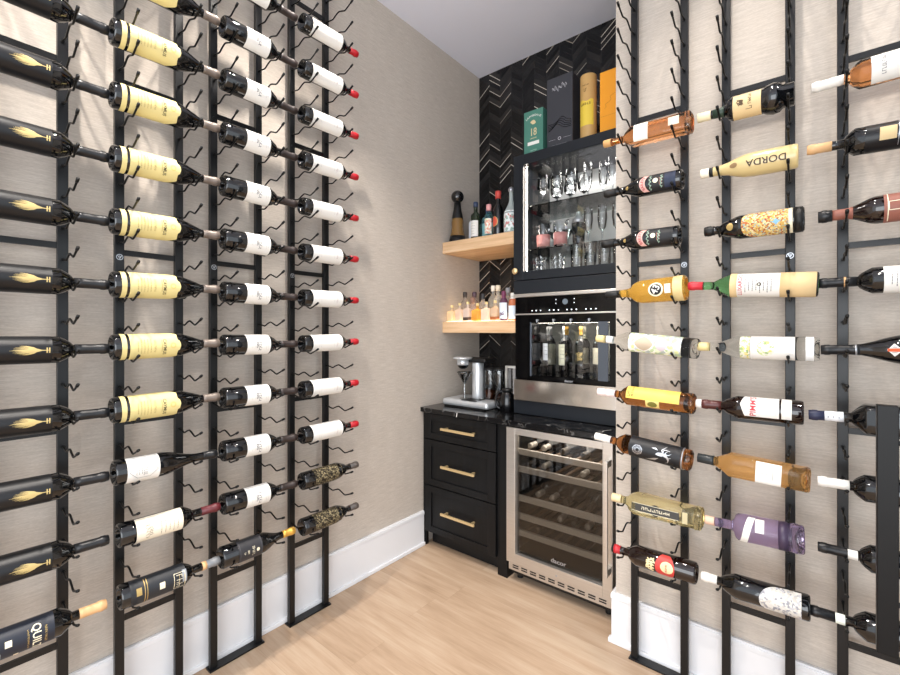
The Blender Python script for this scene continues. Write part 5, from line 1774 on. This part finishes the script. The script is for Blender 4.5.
backs = [
    (0.090, 2.44, 0.205, 0.031, '#d8cfc8', '#3b3430', 'clear bottle with dark cap, leftmost in the back row of the lower shelf'),
    (0.150, 2.47, 0.205, 0.031, '#dcd0cc', '#4a3a46', 'clear bottle with purple-black cap, second in the lower shelf back row'),
    (0.185, 2.40, 0.160, 0.028, '#e6d8d0', '#8a6a5a', 'clear bottle with brown cap in the middle of the lower shelf'),
    (0.250, 2.43, 0.185, 0.029, '#f3ece2', '#2b2b2e', 'clear bottle with black cap behind the honey-coloured bottle'),
    (0.300, 2.48, 0.240, 0.033, '#e9e6df', '#e9e4da', 'tall clear bottle with white cap at the back of the lower shelf'),
    (0.365, 2.44, 0.235, 0.034, '#f1ede6', '#e2d6c0', 'tall clear bottle with cream cap at the back of the lower shelf'),
    (0.435, 2.45, 0.215, 0.030, '#e4e2e0', '#8a8f96', 'clear bottle with grey cap at the back of the lower shelf'),
    (0.505, 2.46, 0.240, 0.033, '#eadfd2', '#e4d6bc', 'tall clear bottle with ivory cap, right end of lower shelf back row'),
]
for x, y, h, r, c, cc, lab in backs:
    b = Bottle('spirit_bottle', lab, 'bottle', 'bottles on the lower shelf', P_bordeaux(h, r, 0.0115, 0.62, 0.74), liquid('spirit_glass_' + c[1:], c, 1.2, 0.03, 0.8))
    b.sleeve('cap', h - 0.036, h, mat('cap_' + cc[1:], cc, 0.4), 'cap', cap=True, flare=0.003)
    b.root.location = (x, y, S2)
b = Bottle('liqueur_bottle', 'bottle with purple neck and blue-white label at the front of the lower shelf', 'bottle', None, P_bordeaux(0.185, 0.026, 0.012, 0.66, 0.78), mat('mauve_glass', '#6a4660', 0.08, trans=0.4))
b.sleeve('cap', 0.140, 0.185, mat('plum_foil', '#6d2f4f', 0.4), 'plum foil', cap=True)
lb = b.patch('label', 0.012, 0.112, mat('ice_blue_label', '#d5e0ec', 0.5), 170, label='blue-white label')
b.strokes('artwork', [squiggle(0.04, 0.03, 5, amp=0.012), [(-0.015, 0.02), (0.016, 0.06)]], 0.003, mat('plum_print', '#6d4a66', 0.6), parent=lb)
b.root.location = (0.468, 2.345, S2)
b = Bottle('liqueur_bottle', 'bottle with orange top and pale blue label, next to the tall cabinet', 'bottle', None, P_bordeaux(0.170, 0.026, 0.012, 0.70, 0.82), mat('coral_glass', '#e08a60', 0.1, trans=0.4))
b.sleeve('cap', 0.135, 0.170, M_WHITE, 'white cap', cap=True, flare=0.002)
b.patch('label', 0.010, 0.092, mat('ice_blue_label', '#d5e0ec', 0.5), 170, label='pale blue label')
b.root.location = (0.526, 2.36, S2)

# ------------------------------------------------------------------ things on the counter
ZC = 0.8965
M_ALU = mat('satin_aluminium', '#cdd0d3', 0.3, metal=0.55)
t = thing('cocktail_machine', 'silver cocktail machine with glass reservoirs on the counter', 'cocktail machine', (0.24, 2.36, ZC))
ang = R(0)
mb = MB().box((-0.175, -0.140, 0.006), (0.190, 0.110, 0.050), 0.016)
mb.obj('base', M_ALU, t)
MB().box((-0.155, -0.140, 0), (0.165, 0.110, 0.007)).obj('rubber_foot', M_BLACK, t)
MB().box((-0.02, -0.135, 0.0495), (0.10, -0.030, 0.052), 0.002).obj('drip_tray', M_BLACK, t, 'black drip tray')
MB().lathe([(0.048, 0.0375), (0.05, 0.038), (0.285, 0.038), (0.287, 0.037)], 32, org=(0.022, -0.005, 0)).obj('column', M_ALU, t, 'silver column')
MB().box((-0.10, -0.050, 0.286), (0.11, 0.085, 0.315), 0.008).obj('arm', M_BLACK, t, 'black arm')
MB().lathe([(0.308, 0.0005), (0.308, 0.062), (0.311, 0.064), (0.318, 0.064), (0.321, 0.060), (0.322, 0.0005)], 36, org=(-0.06, -0.06, 0), cap=False).obj('top_disc', M_ALU, t)
MB().lathe([(0.268, 0.036), (0.272, 0.040), (0.309, 0.040)], 32, org=(-0.06, -0.06, 0)).obj('mixing_head', M_ALU, t)
MB().lathe([(0.242, 0.0005), (0.243, 0.014), (0.250, 0.026), (0.258, 0.033), (0.270, 0.0355)], 32, org=(-0.06, -0.06, 0), cap=False).obj('nozzle', M_GLOSSBLK, t, 'rounded black nozzle')
for k, (x, y) in enumerate(((0.100, 0.020), (0.152, 0.050))):
    r_ = MB().lathe([(0.052, 0.036), (0.054, 0.038), (0.240, 0.038)], 28, org=(x, y, 0), cap=False).obj('reservoir', M_GLASSWARE, t)
    MB().lathe([(0.053, 0.035), (0.110 - 0.03 * k, 0.035)], 24, org=(x, y, 0)).obj('spirit', mat('dark_rum_liquid', '#5a2d17', 0.1, trans=0.35), r_, 'brown spirit')
    MB().lathe([(0.238, 0.039), (0.247, 0.039), (0.254, 0.025)], 24, org=(x, y, 0)).obj('reservoir_lid', M_BLACK, r_, 'black lid')
MB().box((0.06, -0.02, 0.007), (0.192, 0.100, 0.0525), 0.010).obj('reservoir_stand', M_BLACK, t)
o = thing('cocktail_glass', 'martini glass standing on the silver cocktail machine', 'glass', (0.205, 2.285, ZC + 0.0505))
M_CKG = thin_glass('rim_glass', '#eef2f2', 0.03, 0.24)
MB().lathe([(0, 0.034), (0.002, 0.034), (0.006, 0.006)], 24, cap=False).obj('foot', M_CKG, o)
MB().lathe([(0.006, 0.006), (0.04, 0.0045), (0.095, 0.006)], 12, cap=False).obj('stem', M_CKG, o)
MB().lathe([(0.095, 0.006), (0.172, 0.050), (0.175, 0.051), (0.172, 0.0485), (0.098, 0.0045)], 32, cap=False).obj('bowl', M_CKG, o)

t = thing('picture_frame', 'white-framed mirror leaning against the tile behind the counter things', 'frame', (0.470, 2.60, ZC))
mb = MB()
w, h, f = 0.054, 0.262, 0.016
mb.box((-w, -0.011, 0), (-w + f, 0.011, h), 0.002).box((w - f, -0.011, 0), (w, 0.011, h), 0.002).box((-w + f, -0.011, h - f), (w - f, 0.011, h), 0.002).box((-w + f, -0.011, 0), (w - f, 0.011, f), 0.002)
mb.obj('frame_moulding', mat('warm_white_frame', '#ded8cf', 0.4), t)
MB().box((-w + f, -0.003, f), (w - f, 0.006, h - f)).obj('mirror_glass', mat('tinted_mirror', '#77706c', 0.08, metal=0.9), t)
t.location = (0.436, 2.515, ZC)
t.rotation_euler = (0, 0, R(14))

t = thing('electric_grinder', 'small black appliance with handle at the foot of the tall cabinet', 'appliance', (0.514, 2.315, ZC))
MB().lathe([(0, 0.0005), (0, 0.046), (0.004, 0.049), (0.06, 0.047), (0.10, 0.040), (0.120, 0.030), (0.128, 0.012), (0.129, 0.0005)], 32, cap=False).obj('body', mat('gloss_black_plastic', '#08080a', 0.18, coat=0.3), t)
MB().tube(catmull([(-0.045, -0.012, 0.012), (-0.066, -0.020, 0.03), (-0.070, -0.022, 0.075), (-0.052, -0.016, 0.112), (-0.025, -0.008, 0.118)], 4), 0.008, 10).obj('handle', mat('gloss_black_plastic', '#08080a', 0.18, coat=0.3), t)
MB().lathe([(0.120, 0.026), (0.126, 0.034), (0.138, 0.033), (0.142, 0.0005)], 24, cap=False).obj('lid', M_BLACK, t)

# ------------------------------------------------------------------ open glass door with its pull
d = bpy.data.objects.new('door_1', None)
COL.objects.link(d)
d['kind'] = 'structure'
d.location = (2.08, 1.40, 0)
t = d
pb(MB().box((2.122, 1.392, 0.012), (2.95, 1.402, 2.55), 0.001)).obj('glass_panel', M_PANE, d)
ph = pb(MB().box((2.0665, 1.322, 0.692), (2.1005, 1.346, 1.229), 0.0015)).obj('pull_handle', mat('black_handle_coat', '#060607', 0.4, spec=0.25), d, 'flat black bar pull handle')
mb = MB()
for z in (0.78, 1.14):
    mb.tube([(2.0880, 1.344, z), (2.0880, 1.366, z), (2.0930, 1.378, z), (2.112, 1.387, z), (2.150, 1.388, z)], 0.006, 12)
pb(mb).obj('standoff', M_RACK, ph)
mb = MB().box((2.93, 1.385, 0), (2.96, 1.409, 2.60), 0.001)
pb(mb).obj('hinge_rail', M_RACK, d)

bpy.context.view_layer.update()
